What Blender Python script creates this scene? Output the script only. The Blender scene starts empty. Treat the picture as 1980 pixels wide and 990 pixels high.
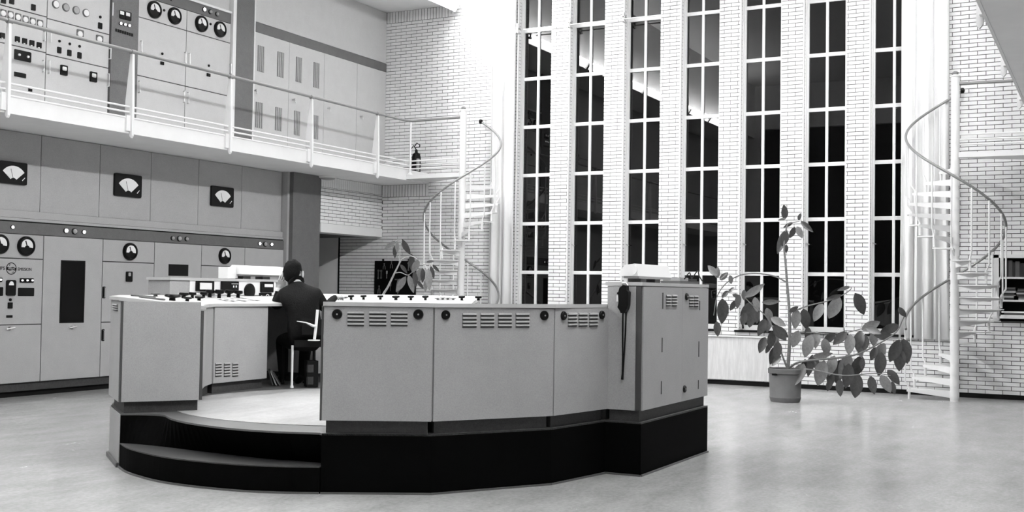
import bpy, bmesh, math, random
from mathutils import Vector, Matrix
random.seed(7)
S = bpy.context.scene
COL = S.collection

# ------------------------------------------------------------------ camera
F_PX, YAW, PITCH, ROLL, EYE = 2200.46, 0.48632596, 0.03012747, 0.01496356, 1.3
_cy, _sy, _cp, _sp, _cr, _sr = math.cos(YAW), math.sin(YAW), math.cos(PITCH), math.sin(PITCH), math.cos(ROLL), math.sin(ROLL)
FW = Vector((-_sy*_cp, _cy*_cp, _sp)); _rt = Vector((_cy, _sy, 0)); _up = _rt.cross(FW)
RT = _cr*_rt + _sr*_up; UP = -_sr*_rt + _cr*_up
CAM = Vector((0, 0, EYE))
cd = bpy.data.cameras.new('camera'); cam = bpy.data.objects.new('camera', cd); COL.objects.link(cam)
cd.sensor_width = 36.0; cd.lens = 36.0*F_PX/1980.0; cd.clip_start = 0.02; cd.clip_end = 200
m = Matrix.Identity(4)
for i in range(3):
    m[i][0], m[i][1], m[i][2], m[i][3] = RT[i], UP[i], -FW[i], CAM[i]
cam.matrix_world = m
S.camera = cam
# ------------------------------------------------------------------ world, exposure
wd = bpy.data.worlds.new('night'); S.world = wd; wd.use_nodes = True
wd.node_tree.nodes['Background'].inputs[0].default_value = (0.004, 0.004, 0.005, 1)
S.view_settings.view_transform = 'Standard'; S.view_settings.look = 'None'
S.view_settings.gamma = 1.0; S.view_settings.use_curve_mapping = False
S.view_settings.exposure = 0.0
S.cycles.diffuse_bounces = 3
TUBE_POWER = {'left': 52.0, 'right': 104.0}         # radiance of the ceiling lights
UP_POWER = {'left': 440.0, 'right': 150.0}           # radiance of their upper openings
AIM = {'left': math.radians(36), 'right': math.radians(33)}     # how far they are tipped down

# survey helpers: a measured sight line met with a real wall / floor plane
def sight(x, y): return FW + RT*((x-990)/F_PX) + UP*((495-y)/F_PX)
def on_plane(x, y, ax, v):
    d = sight(x, y); return CAM + d*((v-CAM[ax])/d[ax])
def LX(x, y, c): p = on_plane(x, y, 0, c); return p.y, p.z      # on a plane X = c -> (Y, Z)
def LY(x, y, c): p = on_plane(x, y, 1, c); return p.x, p.z      # on a plane Y = c -> (X, Z)
def LZ(x, y, c): p = on_plane(x, y, 2, c); return p.x, p.y      # on a plane Z = c -> (X, Y)

# ------------------------------------------------------------------ materials
MATS = {}
def mat(name, g, rough=0.6, spec=0.3, var=0.0, scale=8.0, bump=0.0, bscale=60.0, metal=0.0, stretch=None, emit=0.0, ior=None, grain=0.0):
    m = bpy.data.materials.new(name); m.use_nodes = True; nt = m.node_tree; b = nt.nodes['Principled BSDF']
    c = (g, g, g, 1) if not isinstance(g, tuple) else (*g, 1)
    b.inputs['Base Color'].default_value = c; b.inputs['Roughness'].default_value = rough
    b.inputs['Specular IOR Level'].default_value = spec; b.inputs['Metallic'].default_value = metal
    if ior: b.inputs['IOR'].default_value = ior
    if var or bump or grain:
        tc = nt.nodes.new('ShaderNodeTexCoord'); mp = nt.nodes.new('ShaderNodeMapping')
        nt.links.new(tc.outputs['Object'], mp.inputs[0])
        if stretch: mp.inputs['Scale'].default_value = stretch
    last = None
    if var:
        n = nt.nodes.new('ShaderNodeTexNoise'); n.inputs['Scale'].default_value = scale; n.inputs['Detail'].default_value = 6
        n.inputs['Roughness'].default_value = 0.65
        nt.links.new(mp.outputs[0], n.inputs['Vector'])
        r = nt.nodes.new('ShaderNodeMapRange'); r.inputs[1].default_value = 0.25; r.inputs[2].default_value = 0.75
        r.inputs[3].default_value = 1-var; r.inputs[4].default_value = 1+var
        nt.links.new(n.outputs['Fac'], r.inputs[0]); last = r.outputs[0]
    if grain:
        n2 = nt.nodes.new('ShaderNodeTexNoise'); n2.inputs['Scale'].default_value = 140; n2.inputs['Detail'].default_value = 2
        nt.links.new(tc.outputs['Object'], n2.inputs['Vector'])
        r2 = nt.nodes.new('ShaderNodeMapRange'); r2.inputs[1].default_value = 0.25; r2.inputs[2].default_value = 0.75
        r2.inputs[3].default_value = 1-grain; r2.inputs[4].default_value = 1+grain
        nt.links.new(n2.outputs['Fac'], r2.inputs[0])
        if last:
            mu = nt.nodes.new('ShaderNodeMath'); mu.operation = 'MULTIPLY'
            nt.links.new(last, mu.inputs[0]); nt.links.new(r2.outputs[0], mu.inputs[1]); last = mu.outputs[0]
        else: last = r2.outputs[0]
    if last:
        mx = nt.nodes.new('ShaderNodeVectorMath'); mx.operation = 'SCALE'; mx.inputs[0].default_value = c[:3]
        nt.links.new(last, mx.inputs['Scale']); nt.links.new(mx.outputs[0], b.inputs['Base Color'])
    if bump:
        n3 = nt.nodes.new('ShaderNodeTexNoise'); n3.inputs['Scale'].default_value = bscale; n3.inputs['Detail'].default_value = 4
        nt.links.new(mp.outputs[0], n3.inputs['Vector'])
        bp = nt.nodes.new('ShaderNodeBump'); bp.inputs['Strength'].default_value = bump; bp.inputs['Distance'].default_value = 0.01
        nt.links.new(n3.outputs['Fac'], bp.inputs['Height']); nt.links.new(bp.outputs[0], b.inputs['Normal'])
    if emit:
        b.inputs['Emission Color'].default_value = (1, 1, 1, 1); b.inputs['Emission Strength'].default_value = emit
    MATS[name] = m; return m
M_BRICK = mat('white_painted_brick', 0.84, 0.6, 0.25, var=0.07, scale=3.0, bump=0.25, bscale=40)
M_MORTAR = mat('grey_mortar', 0.115, 0.9, 0.1, var=0.2, scale=20)
M_WHITE = mat('white_enamel', 0.80, 0.45, 0.35, var=0.03, scale=4)
M_PLASTER = mat('white_plaster', 0.84, 0.85, 0.15, var=0.04, scale=3)
M_CEIL = mat('ceiling_plaster', 0.6, 0.9, 0.1, var=0.04, scale=3)
M_PLASTER_G = mat('grey_plaster', 0.50, 0.85, 0.15, var=0.05, scale=3)
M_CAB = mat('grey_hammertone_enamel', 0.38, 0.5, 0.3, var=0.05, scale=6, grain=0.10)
M_CAB_UP = mat('lit_upper_enamel', 0.54, 0.5, 0.3, var=0.04, scale=6, grain=0.07)  # lighter copy of the lower cabinets' enamel; brighter upper light put into the colour
M_BAND = mat('dark_grey_enamel', 0.115, 0.5, 0.3, var=0.10, scale=10, grain=0.12)
M_PIL = mat('dark_grey_pilaster', 0.135, 0.6, 0.25, var=0.08, scale=10, grain=0.2)
M_BLACK = mat('black_bakelite', 0.005, 0.35, 0.15)
M_SLOT = mat('black_slot_glass', 0.003, 0.25, 0.1)
M_BLACKM = mat('black_matt', 0.006, 0.8, 0.15)
M_BASE = mat('black_linoleum', 0.0015, 0.8, 0.04, var=0.4, scale=30)
M_TREADB = mat('dark_step_linoleum', 0.05, 0.5, 0.35, var=0.25, scale=14, grain=0.2)
M_PLINTH = mat('charcoal_plinth', 0.045, 0.6, 0.25, var=0.2, scale=30, grain=0.25)
M_CONS = mat('grey_console_enamel', 0.345, 0.5, 0.3, var=0.06, scale=4, grain=0.10)
M_EDGE = mat('dark_joint_strip', 0.06, 0.6, 0.2)
M_TOP = mat('pale_laminate', 0.46, 0.4, 0.35, var=0.05, scale=6)
M_DIAL = mat('dial_white', 0.80, 0.5, 0.3)
M_DIALG = mat('dial_grey', 0.35, 0.5, 0.3)
M_GLASS = mat('dark_window_glass', 0.002, 0.0, 0.5, ior=1.52)
M_STEEL = mat('brushed_steel', 0.55, 0.35, 0.5, metal=0.9)
M_RAIL = mat('worn_grey_handrail', 0.24, 0.35, 0.5, metal=0.2)
M_CURT = mat('cream_curtain', 0.86, 0.9, 0.1, var=0.06, scale=5, stretch=(1, 1, 0.05))
M_LAMP = mat('lit_lamp_cap', 0.9, 0.4, 0.3, emit=3.0)
M_UPL = {k: mat('uplight_glow_'+k, 0.9, 0.5, 0.2, emit=v) for k, v in UP_POWER.items()}
M_TUBE = {k: mat('fluorescent_glow_'+k, 0.9, 0.5, 0.2, emit=v) for k, v in TUBE_POWER.items()}
M_HOOD = mat('opal_acrylic', 0.66, 0.35, 0.4, emit=0.12)
M_DESKW = mat('white_desk_laminate', 0.68, 0.4, 0.35, var=0.04, scale=6)
M_GLOOM = mat('passage_shade_tone', 0.12, 0.9, 0.1)  # wall tone darkened so the passage's shade sits in the colour
M_PAPER = mat('white_paper', 0.8, 0.7, 0.2)
M_CLOTH = mat('dark_wool', 0.009, 0.9, 0.1, bump=0.3, bscale=90, var=0.2, scale=30)
M_TROUS = mat('black_trousers', 0.006, 0.9, 0.1)
M_SKIN = mat('skin', 0.50, 0.55, 0.35, var=0.05)
M_HAIR = mat('dark_hair', 0.004, 0.8, 0.1, bump=0.6, bscale=120)
M_SHIRT = mat('white_shirt', 0.7, 0.8, 0.2)
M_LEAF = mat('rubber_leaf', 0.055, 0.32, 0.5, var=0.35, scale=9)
M_LEAFL = mat('pale_lit_leaf', 0.19, 0.4, 0.45, var=0.25, scale=9)  # lighter copy of the leaf colour, painted for leaves that catch the light
M_STEM = mat('bark_stem', 0.16, 0.8, 0.2, var=0.3, scale=30)
M_STEML = mat('pale_stem', 0.35, 0.6, 0.3)
M_POT = mat('terracotta_grey', 0.125, 0.75, 0.2, var=0.12, scale=9)
M_SOIL = mat('soil', 0.02, 1.0, 0.05)
M_STAIN = mat('stained_white_paint', 0.66, 0.7, 0.2, var=0.16, scale=5, stretch=(6, 6, 0.7))
M_BOOK = [mat('book_cloth_%s' % n, g, 0.8, 0.2) for n, g in (('dark', 0.03), ('mid', 0.09), ('pale', 0.35))]

def floor_mat(name, g, rough):
    m = mat(name, g, rough, 0.5)
    nt = m.node_tree; b = nt.nodes['Principled BSDF']
    tc = nt.nodes.new('ShaderNodeTexCoord')
    def noise(sc, st, rot, lo, hi, det=8):
        mp = nt.nodes.new('ShaderNodeMapping'); mp.inputs['Scale'].default_value = st; mp.inputs['Rotation'].default_value = (0, 0, rot)
        n = nt.nodes.new('ShaderNodeTexNoise'); n.inputs['Scale'].default_value = sc; n.inputs['Detail'].default_value = det
        n.inputs['Roughness'].default_value = 0.7; n.inputs['Distortion'].default_value = 0.0
        nt.links.new(tc.outputs['Object'], mp.inputs[0]); nt.links.new(mp.outputs[0], n.inputs['Vector'])
        r = nt.nodes.new('ShaderNodeMapRange'); r.inputs[1].default_value = 0.22; r.inputs[2].default_value = 0.78
        r.inputs[3].default_value = lo; r.inputs[4].default_value = hi
        nt.links.new(n.outputs['Fac'], r.inputs[0]); return r.outputs[0]
    a = noise(5.0, (1, 0.35, 1), 0.5, 0.80, 1.2); c = noise(38.0, (1, 0.6, 1), 0.2, 0.82, 1.18, 3); e = noise(0.9, (1, 1, 1), 0, 0.88, 1.1, 3)
    mu = nt.nodes.new('ShaderNodeMath'); mu.operation = 'MULTIPLY'; nt.links.new(a, mu.inputs[0]); nt.links.new(c, mu.inputs[1])
    mu2 = nt.nodes.new('ShaderNodeMath'); mu2.operation = 'MULTIPLY'; nt.links.new(mu.outputs[0], mu2.inputs[0]); nt.links.new(e, mu2.inputs[1])
    mx = nt.nodes.new('ShaderNodeVectorMath'); mx.operation = 'SCALE'; mx.inputs[0].default_value = (g, g, g)
    nt.links.new(mu2.outputs[0], mx.inputs['Scale']); nt.links.new(mx.outputs[0], b.inputs['Base Color'])
    rr = noise(3.0, (1, 0.4, 1), 0.4, rough-0.06, rough+0.08); nt.links.new(rr, b.inputs['Roughness'])
    return m
M_FLOOR = floor_mat('marbled_linoleum', 0.385, 0.22)
M_PFLOOR = floor_mat('pale_platform_linoleum', 0.36, 0.4)

# ------------------------------------------------------------------ mesh helpers
class MB:
    def __init__(s): s.v = []; s.f = []; s.mi = []; s.cur = 0; s.smooth = []
    def add(s, vs, fs, sm=False):
        o = len(s.v); s.v += [tuple(p) for p in vs]
        for f in fs: s.f.append([i+o for i in f]); s.mi.append(s.cur); s.smooth.append(sm)
        return s
    def box(s, x0, x1, y0, y1, z0, z1):
        x0, x1 = min(x0, x1), max(x0, x1); y0, y1 = min(y0, y1), max(y0, y1); z0, z1 = min(z0, z1), max(z0, z1)
        return s.add([(x0,y0,z0),(x1,y0,z0),(x1,y1,z0),(x0,y1,z0),(x0,y0,z1),(x1,y0,z1),(x1,y1,z1),(x0,y1,z1)],
              [(3,2,1,0),(4,5,6,7),(0,1,5,4),(1,2,6,5),(2,3,7,6),(3,0,4,7)])
    def obox(s, c, ax, ay, az, hx, hy, hz):
        c = Vector(c); ax, ay, az = Vector(ax).normalized(), Vector(ay).normalized(), Vector(az).normalized()
        vs = [c+ax*(hx*i)+ay*(hy*j)+az*(hz*k) for i, j, k in ((-1,-1,-1),(1,-1,-1),(1,1,-1),(-1,1,-1),(-1,-1,1),(1,-1,1),(1,1,1),(-1,1,1))]
        fs = [(3,2,1,0),(4,5,6,7),(0,1,5,4),(1,2,6,5),(2,3,7,6),(3,0,4,7)]
        if ax.cross(ay).dot(az) < 0: fs = [f[::-1] for f in fs]
        return s.add(vs, fs)
    def prism(s, poly, z0, z1):
        n = len(poly)
        a = sum(poly[i][0]*poly[(i+1) % n][1]-poly[(i+1) % n][0]*poly[i][1] for i in range(n))
        zb = z0 if isinstance(z0, (list, tuple)) else [z0]*n
        zt = z1 if isinstance(z1, (list, tuple)) else [z1]*n
        idx = list(range(n))
        if a < 0: idx = idx[::-1]
        vs = [(poly[i][0], poly[i][1], zb[i]) for i in idx]+[(poly[i][0], poly[i][1], zt[i]) for i in idx]
        fs = [list(range(n))[::-1], list(range(n, 2*n))]+[[i, (i+1) % n, n+(i+1) % n, n+i] for i in range(n)]
        return s.add(vs, fs)
    def extrude(s, pts, d):       # planar polygon in 3D + offset vector
        n = len(pts); pts = [Vector(p) for p in pts]; d = Vector(d)
        nrm = Vector((0, 0, 0))
        for i in range(n): nrm += pts[i].cross(pts[(i+1) % n])
        if nrm.dot(d) > 0: pts = pts[::-1]
        vs = pts+[p+d for p in pts]
        fs = [list(range(n)), list(range(n, 2*n))[::-1]]+[[(i+1) % n, i, n+i, n+(i+1) % n] for i in range(n)]
        return s.add(vs, fs)
    def tube(s, path, r, n=8, cap=True):
        P = [Vector(p) for p in path]; rs = r if isinstance(r, (list, tuple)) else [r]*len(P)
        vs = []; t0 = (P[1]-P[0]).normalized()
        u = t0.orthogonal().normalized()
        for i, p in enumerate(P):
            if i == 0: t = t0
            elif i == len(P)-1: t = (P[i]-P[i-1]).normalized()
            else:
                t = ((P[i+1]-P[i]).normalized()+(P[i]-P[i-1]).normalized())
                t = t.normalized() if t.length > 1e-6 else t0
            u = (u-t*u.dot(t)); u = u.normalized() if u.length > 1e-6 else t.orthogonal().normalized()
            w = t.cross(u)
            for k in range(n):
                a = 2*math.pi*k/n; vs.append(p+(u*math.cos(a)+w*math.sin(a))*rs[i])
        fs = []
        for i in range(len(P)-1):
            for k in range(n): fs.append([i*n+k, i*n+(k+1) % n, (i+1)*n+(k+1) % n, (i+1)*n+k])
        s.add(vs, fs, True)
        if cap:
            o = len(s.v)-len(vs)
            s.f.append([o+k for k in range(n)][::-1]); s.mi.append(s.cur); s.smooth.append(False)
            e = o+(len(P)-1)*n
            s.f.append([e+k for k in range(n)]); s.mi.append(s.cur); s.smooth.append(False)
        return s
    def lathe(s, prof, org, axis=(0, 0, 1), n=20, sm=True):
        org = Vector(org); az = Vector(axis).normalized(); ax = az.orthogonal().normalized(); ay = az.cross(ax)
        vs = []
        for r, h in prof:
            for k in range(n):
                a = 2*math.pi*k/n; vs.append(org+az*h+(ax*math.cos(a)+ay*math.sin(a))*max(r, 1e-5))
        fs = []
        for i in range(len(prof)-1):
            for k in range(n): fs.append([i*n+k, i*n+(k+1) % n, (i+1)*n+(k+1) % n, (i+1)*n+k])
        fs.append([k for k in range(n)][::-1]); fs.append([(len(prof)-1)*n+k for k in range(n)])
        return s.add(vs, fs, sm)
    def build(s, name, mats, parent=None):
        me = bpy.data.meshes.new(name); me.from_pydata(s.v, [], s.f); 
        for mm in (mats if isinstance(mats, (list, tuple)) else [mats]): me.materials.append(mm)
        me.polygons.foreach_set('material_index', s.mi); me.polygons.foreach_set('use_smooth', s.smooth); me.update()
        if any(s.smooth): 
            try: me.set_sharp_from_angle(angle=math.radians(40))
            except Exception: pass
        return link(name, me, parent)
def link(name, data, parent=None):
    o = bpy.data.objects.new(name, data); COL.objects.link(o)
    if parent is not None:
        o.parent = parent; o.matrix_parent_inverse = Matrix.Translation(parent.location).inverted()
    return o
def thing(name, label, cat, loc=(0, 0, 0), group=None):
    o = bpy.data.objects.new(name, None); COL.objects.link(o); o.location = loc; o.empty_display_size = 0.1
    return tag(o, label, cat, group)
def tag(o, label, cat, group=None):
    o['label'] = label; o['category'] = cat
    if group: o['group'] = group
    return o
def struct(o, label=None):
    o['kind'] = 'structure'
    if label: o['label'] = label
    return o
def child_copy(data, name, parent, mw):
    o = bpy.data.objects.new(name, data); COL.objects.link(o)
    o.parent = parent; o.matrix_parent_inverse = Matrix.Translation(parent.location).inverted(); o.matrix_basis = mw
    return o
def box(name, mt, parent, *a): return MB().box(*a).build(name, mt, parent)
def text_part(name, body, mt, parent, org, ax, ay, size, ex=0.002, align='CENTER'):
    c = bpy.data.curves.new(name, 'FONT'); c.body = body; c.size = size; c.extrude = ex; c.align_x = align; c.align_y = 'CENTER'
    c.resolution_u = 2
    o = bpy.data.objects.new(name, c); COL.objects.link(o)
    ax = Vector(ax).normalized(); ay = Vector(ay).normalized(); az = ax.cross(ay)
    mw = Matrix.Identity(4)
    for i in range(3): mw[i][0], mw[i][1], mw[i][2], mw[i][3] = ax[i], ay[i], az[i], org[i]
    dg = bpy.context.evaluated_depsgraph_get()
    me = bpy.data.meshes.new_from_object(o.evaluated_get(dg)); bpy.data.objects.remove(o)
    me.materials.clear(); me.materials.append(mt); me.transform(mw)
    return link(name, me, parent)

# ================================================================== THE SETTING
W = 15.86                       # face of the brick window wall
XC = -5.33                      # axis of symmetry of the hall
GL, GR = -9.954, -0.706         # gallery edges
SOF, DECK = 3.03, 3.20          # gallery soffit / top of fascia
XL = -10.87                     # face of the left wall above the passage
BACKY = -1.3
def mir(x): return 2*XC - x

ORD = 'first second third fourth fifth sixth seventh eighth ninth tenth eleventh twelfth'.split()
# trough floodlights along both bulkhead edges, each aimed across the hall: the hall's own lamps
for x, side in ((-9.42, 'left'), (-1.24, 'right')):
    s = 1 if side == 'left' else -1
    nrm = Vector((s*math.cos(AIM[side]), 0, -math.sin(AIM[side]))); tan = Vector((s*math.sin(AIM[side]), 0, math.cos(AIM[side])))
    for k in range(10 if side == 'left' else 9):
        y0 = 0.2+k*1.56; c = Vector((x, y0+0.75, 5.87))
        t = thing('trough_light', 'white trough light along the %s ceiling edge, %s from the window wall' % (side, ORD[(9 if side == 'left' else 8)-k]), 'lamp', c, 'ceiling lights %s' % side)
        MB().obox(c-nrm*0.03, (0, 1, 0), tan, nrm, 0.75, 0.07, 0.025).build('housing', M_WHITE, t)
        MB().obox(c+nrm*0.0, (0, 1, 0), tan, nrm, 0.73, 0.055, 0.004).build('diffuser', M_TUBE[side], t)
        MB().obox(c+nrm*0.03+tan*0.075, (0, 1, 0), nrm, tan, 0.75, 0.06, 0.004).build('visor', M_WHITE, t)
        un = Vector((-s*0.35, 0, 0.94)); ut = Vector((s*0.94, 0, 0.35)); uc = c+tan*0.10+nrm*0.06
        MB().obox(uc, (0, 1, 0), ut, un, 0.73, 0.022, 0.004).build('uplight', M_UPL[side], t)
        for e in (-0.742, 0.742): MB().obox(c+Vector((0, e, 0))+nrm*0.01, (0, 1, 0), tan, nrm, 0.008, 0.07, 0.03).build('end_cap', M_WHITE, t)

struct(box('floor', M_FLOOR, None, -13.2, 2.4, BACKY-0.2, W+0.4, -0.1, 0.0))
c = struct(box('ceiling', M_CEIL, None, -9.5, -1.16, BACKY-0.2, W+0.4, 7.5, 7.6))
MB().box(-13.2, -9.48, BACKY-0.2, W+0.4, 5.95, 6.05).box(-9.6, -9.48, BACKY-0.2, W+0.4, 6.05, 7.6).build('bulkhead', M_PLASTER, c)
MB().box(-1.18, 2.4, BACKY-0.2, W+0.4, 5.95, 6.05).box(-1.18, -1.06, BACKY-0.2, W+0.4, 6.05, 7.6).build('bulkhead', M_PLASTER, c)

# ---- window wall
PITCHX, HALF, RDEP = 0.901, 0.29, 0.15
WINX = [XC+(i-3)*PITCHX for i in range(7)]
WZ0, WZ1 = 0.82, 7.2
mb = MB()
edges = [-13.2]
for x in WINX: edges += [x-HALF, x+HALF]
edges += [2.4]
NICHE = (-1.335, -0.25, 1.0, 1.83)
for i in range(0, len(edges)-2, 2): mb.box(edges[i]+0.006, edges[i+1]-0.006, W+0.006, W+0.3, 0, 7.5)
mb.box(edges[-2]+0.006, NICHE[0], W+0.006, W+0.3, 0, 7.5); mb.box(NICHE[1], 2.4, W+0.006, W+0.3, 0, 7.5)
mb.box(NICHE[0], NICHE[1], W+0.006, W+0.3, 0, NICHE[2]); mb.box(NICHE[0], NICHE[1], W+0.006, W+0.3, NICHE[3], 7.5)
for x in WINX:
    mb.box(x-HALF, x+HALF, W+0.006, W+0.3, 0, WZ0-0.04); mb.box(x-HALF, x+HALF, W+0.006, W+0.3, WZ1, 7.5)
wall_back = struct(mb.build('wall_back', M_MORTAR))
# bricks, one by one
CH, BL, J = 0.0543, 0.2065, 0.0085
bricks = []                      # (x0,x1,z0,z1,depth)
def clip(x0, x1, z0, z1):
    segs = [(x0, x1)]
    def cut(a, b):
        out = []
        for s0, s1 in segs:
            if s1 <= a or s0 >= b: out.append((s0, s1))
            else:
                if s0 < a: out.append((s0, a))
                if s1 > b: out.append((b, s1))
        return out
    if z1 > WZ0-0.03 and z0 < WZ1:
        for x in WINX: segs = cut(x-HALF, x+HALF)
    if z1 > NICHE[2]-0.02 and z0 < NICHE[3]+0.02: segs = cut(NICHE[0]-0.02, NICHE[1])
    if z0 < 2.158: segs = cut(-13.0, -11.72)
    if z1 > WZ0-0.03 and z0 < WZ1:
        out = []
        for s0, s1 in segs:
            for w in WINX:
                if 0 < (w-HALF)-s1 < 0.02: s1 = w-HALF
                if 0 < s0-(w+HALF) < 0.02: s0 = w+HALF
            out.append((s0, s1))
        segs = out
    return [s for s in segs if s[1]-s[0] > 0.012]
k = 0; z = 0.062
while z < 7.45:
    z1 = z+CH-J
    off = (k % 2)*BL*0.5
    x = -12.4+off-BL
    while x < 2.2:
        xa, xb = x, x+BL-J
        if xa < XL and z1 > 2.2 and xb < XL: x += BL; continue
        a = xa
        if z1 > 2.2: a = max(xa, XL)
        band = z1 > SOF-0.165 and z < SOF+0.15
        soldier = (xb <= GL+0.02 and band) or (xb < -9.5 and z1 > 5.80)
        if not soldier:
            if band and xa < GL: a = GL
            for s0, s1 in clip(a, xb, z, z1):
                deep = any(abs(s0-(w+HALF)) < 1e-4 or abs(s1-(w-HALF)) < 1e-4 for w in WINX)
                bricks.append((s0, s1, z, z1, 0.14 if deep else 0.02))
        x += BL
    z += CH; k += 1
ZS = max(b[3] for b in bricks if b[1] < GL and b[3] <= SOF-0.165)+J; ZS2 = max(b[3] for b in bricks if b[1] < -9.5 and b[3] <= 5.80)+J
x = XL+0.004
while x < GL-0.05:
    bricks.append((x, x+0.047, ZS, SOF-0.003, 0.02)); x += 0.0572
x = XL+0.04
while x < -9.52:
    bricks.append((x, x+0.047, ZS2, 5.945, 0.02)); x += 0.0572
def brick_mesh(name, mt):
    b = MB()
    b.add([(0,0,0),(1,0,0),(1,1,0),(0,1,0),(0,0,1),(1,0,1),(1,1,1),(0,1,1)], [(3,2,1,0),(4,5,6,7),(0,1,5,4),(1,2,6,5),(3,0,4,7)])
    me = bpy.data.meshes.new(name); me.from_pydata(b.v, [], b.f); me.materials.append(mt); return me
ME_BRICK = brick_mesh('brick', M_BRICK)
def hidden(b):
    x = (b[0]+b[1])/2; z = (b[2]+b[3])/2
    p = Vector((x, W, z))-CAM; dz = p.dot(FW); px = 990+F_PX*p.dot(RT)/dz; py = 495-F_PX*p.dot(UP)/dz
    if not (0 < px < 1975 and 5 < py < 985): return True
    return 1380 > px and py > 575
vis = [i for i, b in enumerate(bricks) if not hidden(b) and b[1]-b[0] > 0.1]
vis.sort(key=lambda i: (Vector(((bricks[i][0]+bricks[i][1])/2, W, bricks[i][2]))-CAM).length)
near = set(vis[:300])
fb = MB()
for i, (x0, x1, z0, z1, dp) in enumerate(bricks):
    jx = random.uniform(-0.0015, 0.0015); yy = W-0.004+random.uniform(-0.002, 0.002)
    if i in near:
        mw = Matrix.Translation((x0+jx, yy, z0)) @ Matrix.Diagonal((x1-x0, dp+0.004, z1-z0, 1))
        child_copy(ME_BRICK, 'brick', wall_back, mw)
    else:
        fb.add([(x0,yy,z0),(x1,yy,z0),(x1,yy+dp,z0),(x0,yy+dp,z0),(x0,yy,z1),(x1,yy,z1),(x1,yy+dp,z1),(x0,yy+dp,z1)],
               [(3,2,1,0),(4,5,6,7),(0,1,5,4),(1,2,6,5),(3,0,4,7)])
o = fb.build('brick_field', M_BRICK, wall_back); o['kind'] = 'stuff'
struct(MB().box(-11.7, 2.3, W-0.02, W+0.02, 0.0, 0.058).build('recess_shadow_back', M_BLACKM))  # black strip in place of the recess shadow along the wall foot

# ---- windows
for i, xc in enumerate(WINX):
    w = bpy.data.objects.new('window_%d' % (i+1), None); COL.objects.link(w); w.location = (xc, W, WZ0); struct(w)
    w['label'] = 'tall narrow steel window with white glazing bars, number %s from the left curtain' % ('one two three four five six seven'.split()[i])
    y0, y1 = W+RDEP-0.025, W+RDEP+0.02
    for sx in (-1, 1): box('stile', M_WHITE, w, xc+sx*0.25, xc+sx*HALF, y0, y1+0.03, WZ0-0.02, WZ1)
    box('head', M_WHITE, w, xc-HALF, xc+HALF, y0, y1+0.03, WZ1-0.03, WZ1)
    box('bottom_rail', M_WHITE, w, xc-HALF, xc+HALF, y0, y1+0.03, WZ0-0.04, WZ0+0.035)
    box('mullion', M_WHITE, w, xc-0.018, xc+0.018, y0+0.005, y1, WZ0, WZ1)
    zs = [WZ0+0.035]; z = 1.587
    while z < WZ1-0.2:
        box('transom', M_WHITE, w, xc-0.25, xc+0.25, y0+0.008, y1, z-0.026, z+0.026); zs.append(z); z += 0.767
    zs.append(WZ1-0.03)
    for k in range(len(zs)-1):
        for a, b in ((-0.25, -0.018), (0.018, 0.25)):
            box('pane', M_GLASS, w, xc+a, xc+b, y1-0.012, y1-0.006, zs[k], zs[k+1])
    box('sill', M_BLACKM, w, xc-HALF-0.05, xc+HALF+0.05, W-0.05, W+0.16, WZ0-0.065, WZ0-0.035)
    box('edge_trim', M_WHITE, w, xc-HALF-0.012, xc-HALF+0.008, W-0.02, W+0.012, WZ0-0.03, WZ1)
    box('reveal_bead', M_WHITE, w, xc-HALF, xc-HALF+0.016, W+0.085, W+0.13, WZ0-0.03, WZ1)
    MB().tube([(xc-0.27, y0-0.015, 2.02), (xc-0.22, y0-0.03, 2.0)], 0.008, 6).build('catch', M_STEEL, w)

# ---- door at the end of the passage, in the window wall
d1 = bpy.data.objects.new('door_1', None); COL.objects.link(d1); d1.location = (-12.1, W, 0); struct(d1, 'pale flush door in the shadowed passage under the lintel')
box('leaf', M_PLASTER, d1, -12.7, -11.75, W-0.005, W+0.03, 0, 2.158)
box('frame', M_BLACKM, d1, -11.75, -11.72, W-0.012, W+0.02, 0, 2.158)

# ---- left wall: backing, passage, lintel with bricks over it
mb = MB().box(-11.75, -11.62, BACKY-0.2, 14.19, 0, 5.95).box(-11.62, -11.3, 14.1, 14.19, 0, 2.16)
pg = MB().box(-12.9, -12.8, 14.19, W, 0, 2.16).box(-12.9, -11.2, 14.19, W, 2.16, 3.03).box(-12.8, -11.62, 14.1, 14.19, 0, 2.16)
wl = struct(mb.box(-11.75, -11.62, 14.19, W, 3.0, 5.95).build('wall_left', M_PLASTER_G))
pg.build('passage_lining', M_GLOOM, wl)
box('brick_core', M_MORTAR, wl, -11.2, XL-0.006, 14.19, W, 2.30, SOF)
ME_BRICKL = brick_mesh('brick_left', M_BRICK)
z = 2.305; k = 0
while z < SOF-0.17:
    z1 = min(z+CH-J, SOF-0.168); y = 14.19-(k % 2)*BL/2
    while y < W:
        a, b = max(y, 14.19), min(y+BL-J, W)
        if b-a > 0.004:
            mw = Matrix.Translation((XL+random.uniform(-.002, .002), a, z)) @ Matrix.Rotation(math.pi/2, 4, 'Z') @ Matrix.Diagonal((b-a, 0.02, z1-z, 1))
            child_copy(ME_BRICKL, 'brick', wl, mw)
        y += BL
    z += CH; k += 1
y = 14.195
while y < W-0.05:
    mw = Matrix.Translation((XL, y, SOF-0.163)) @ Matrix.Rotation(math.pi/2, 4, 'Z') @ Matrix.Diagonal((0.05, 0.02, 0.159, 1))
    child_copy(ME_BRICKL, 'brick', wl, mw); y += 0.0572
box('lintel', M_WHITE, wl, -11.22, XL+0.012, 14.19, W-0.003, 2.16, 2.30)

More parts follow.
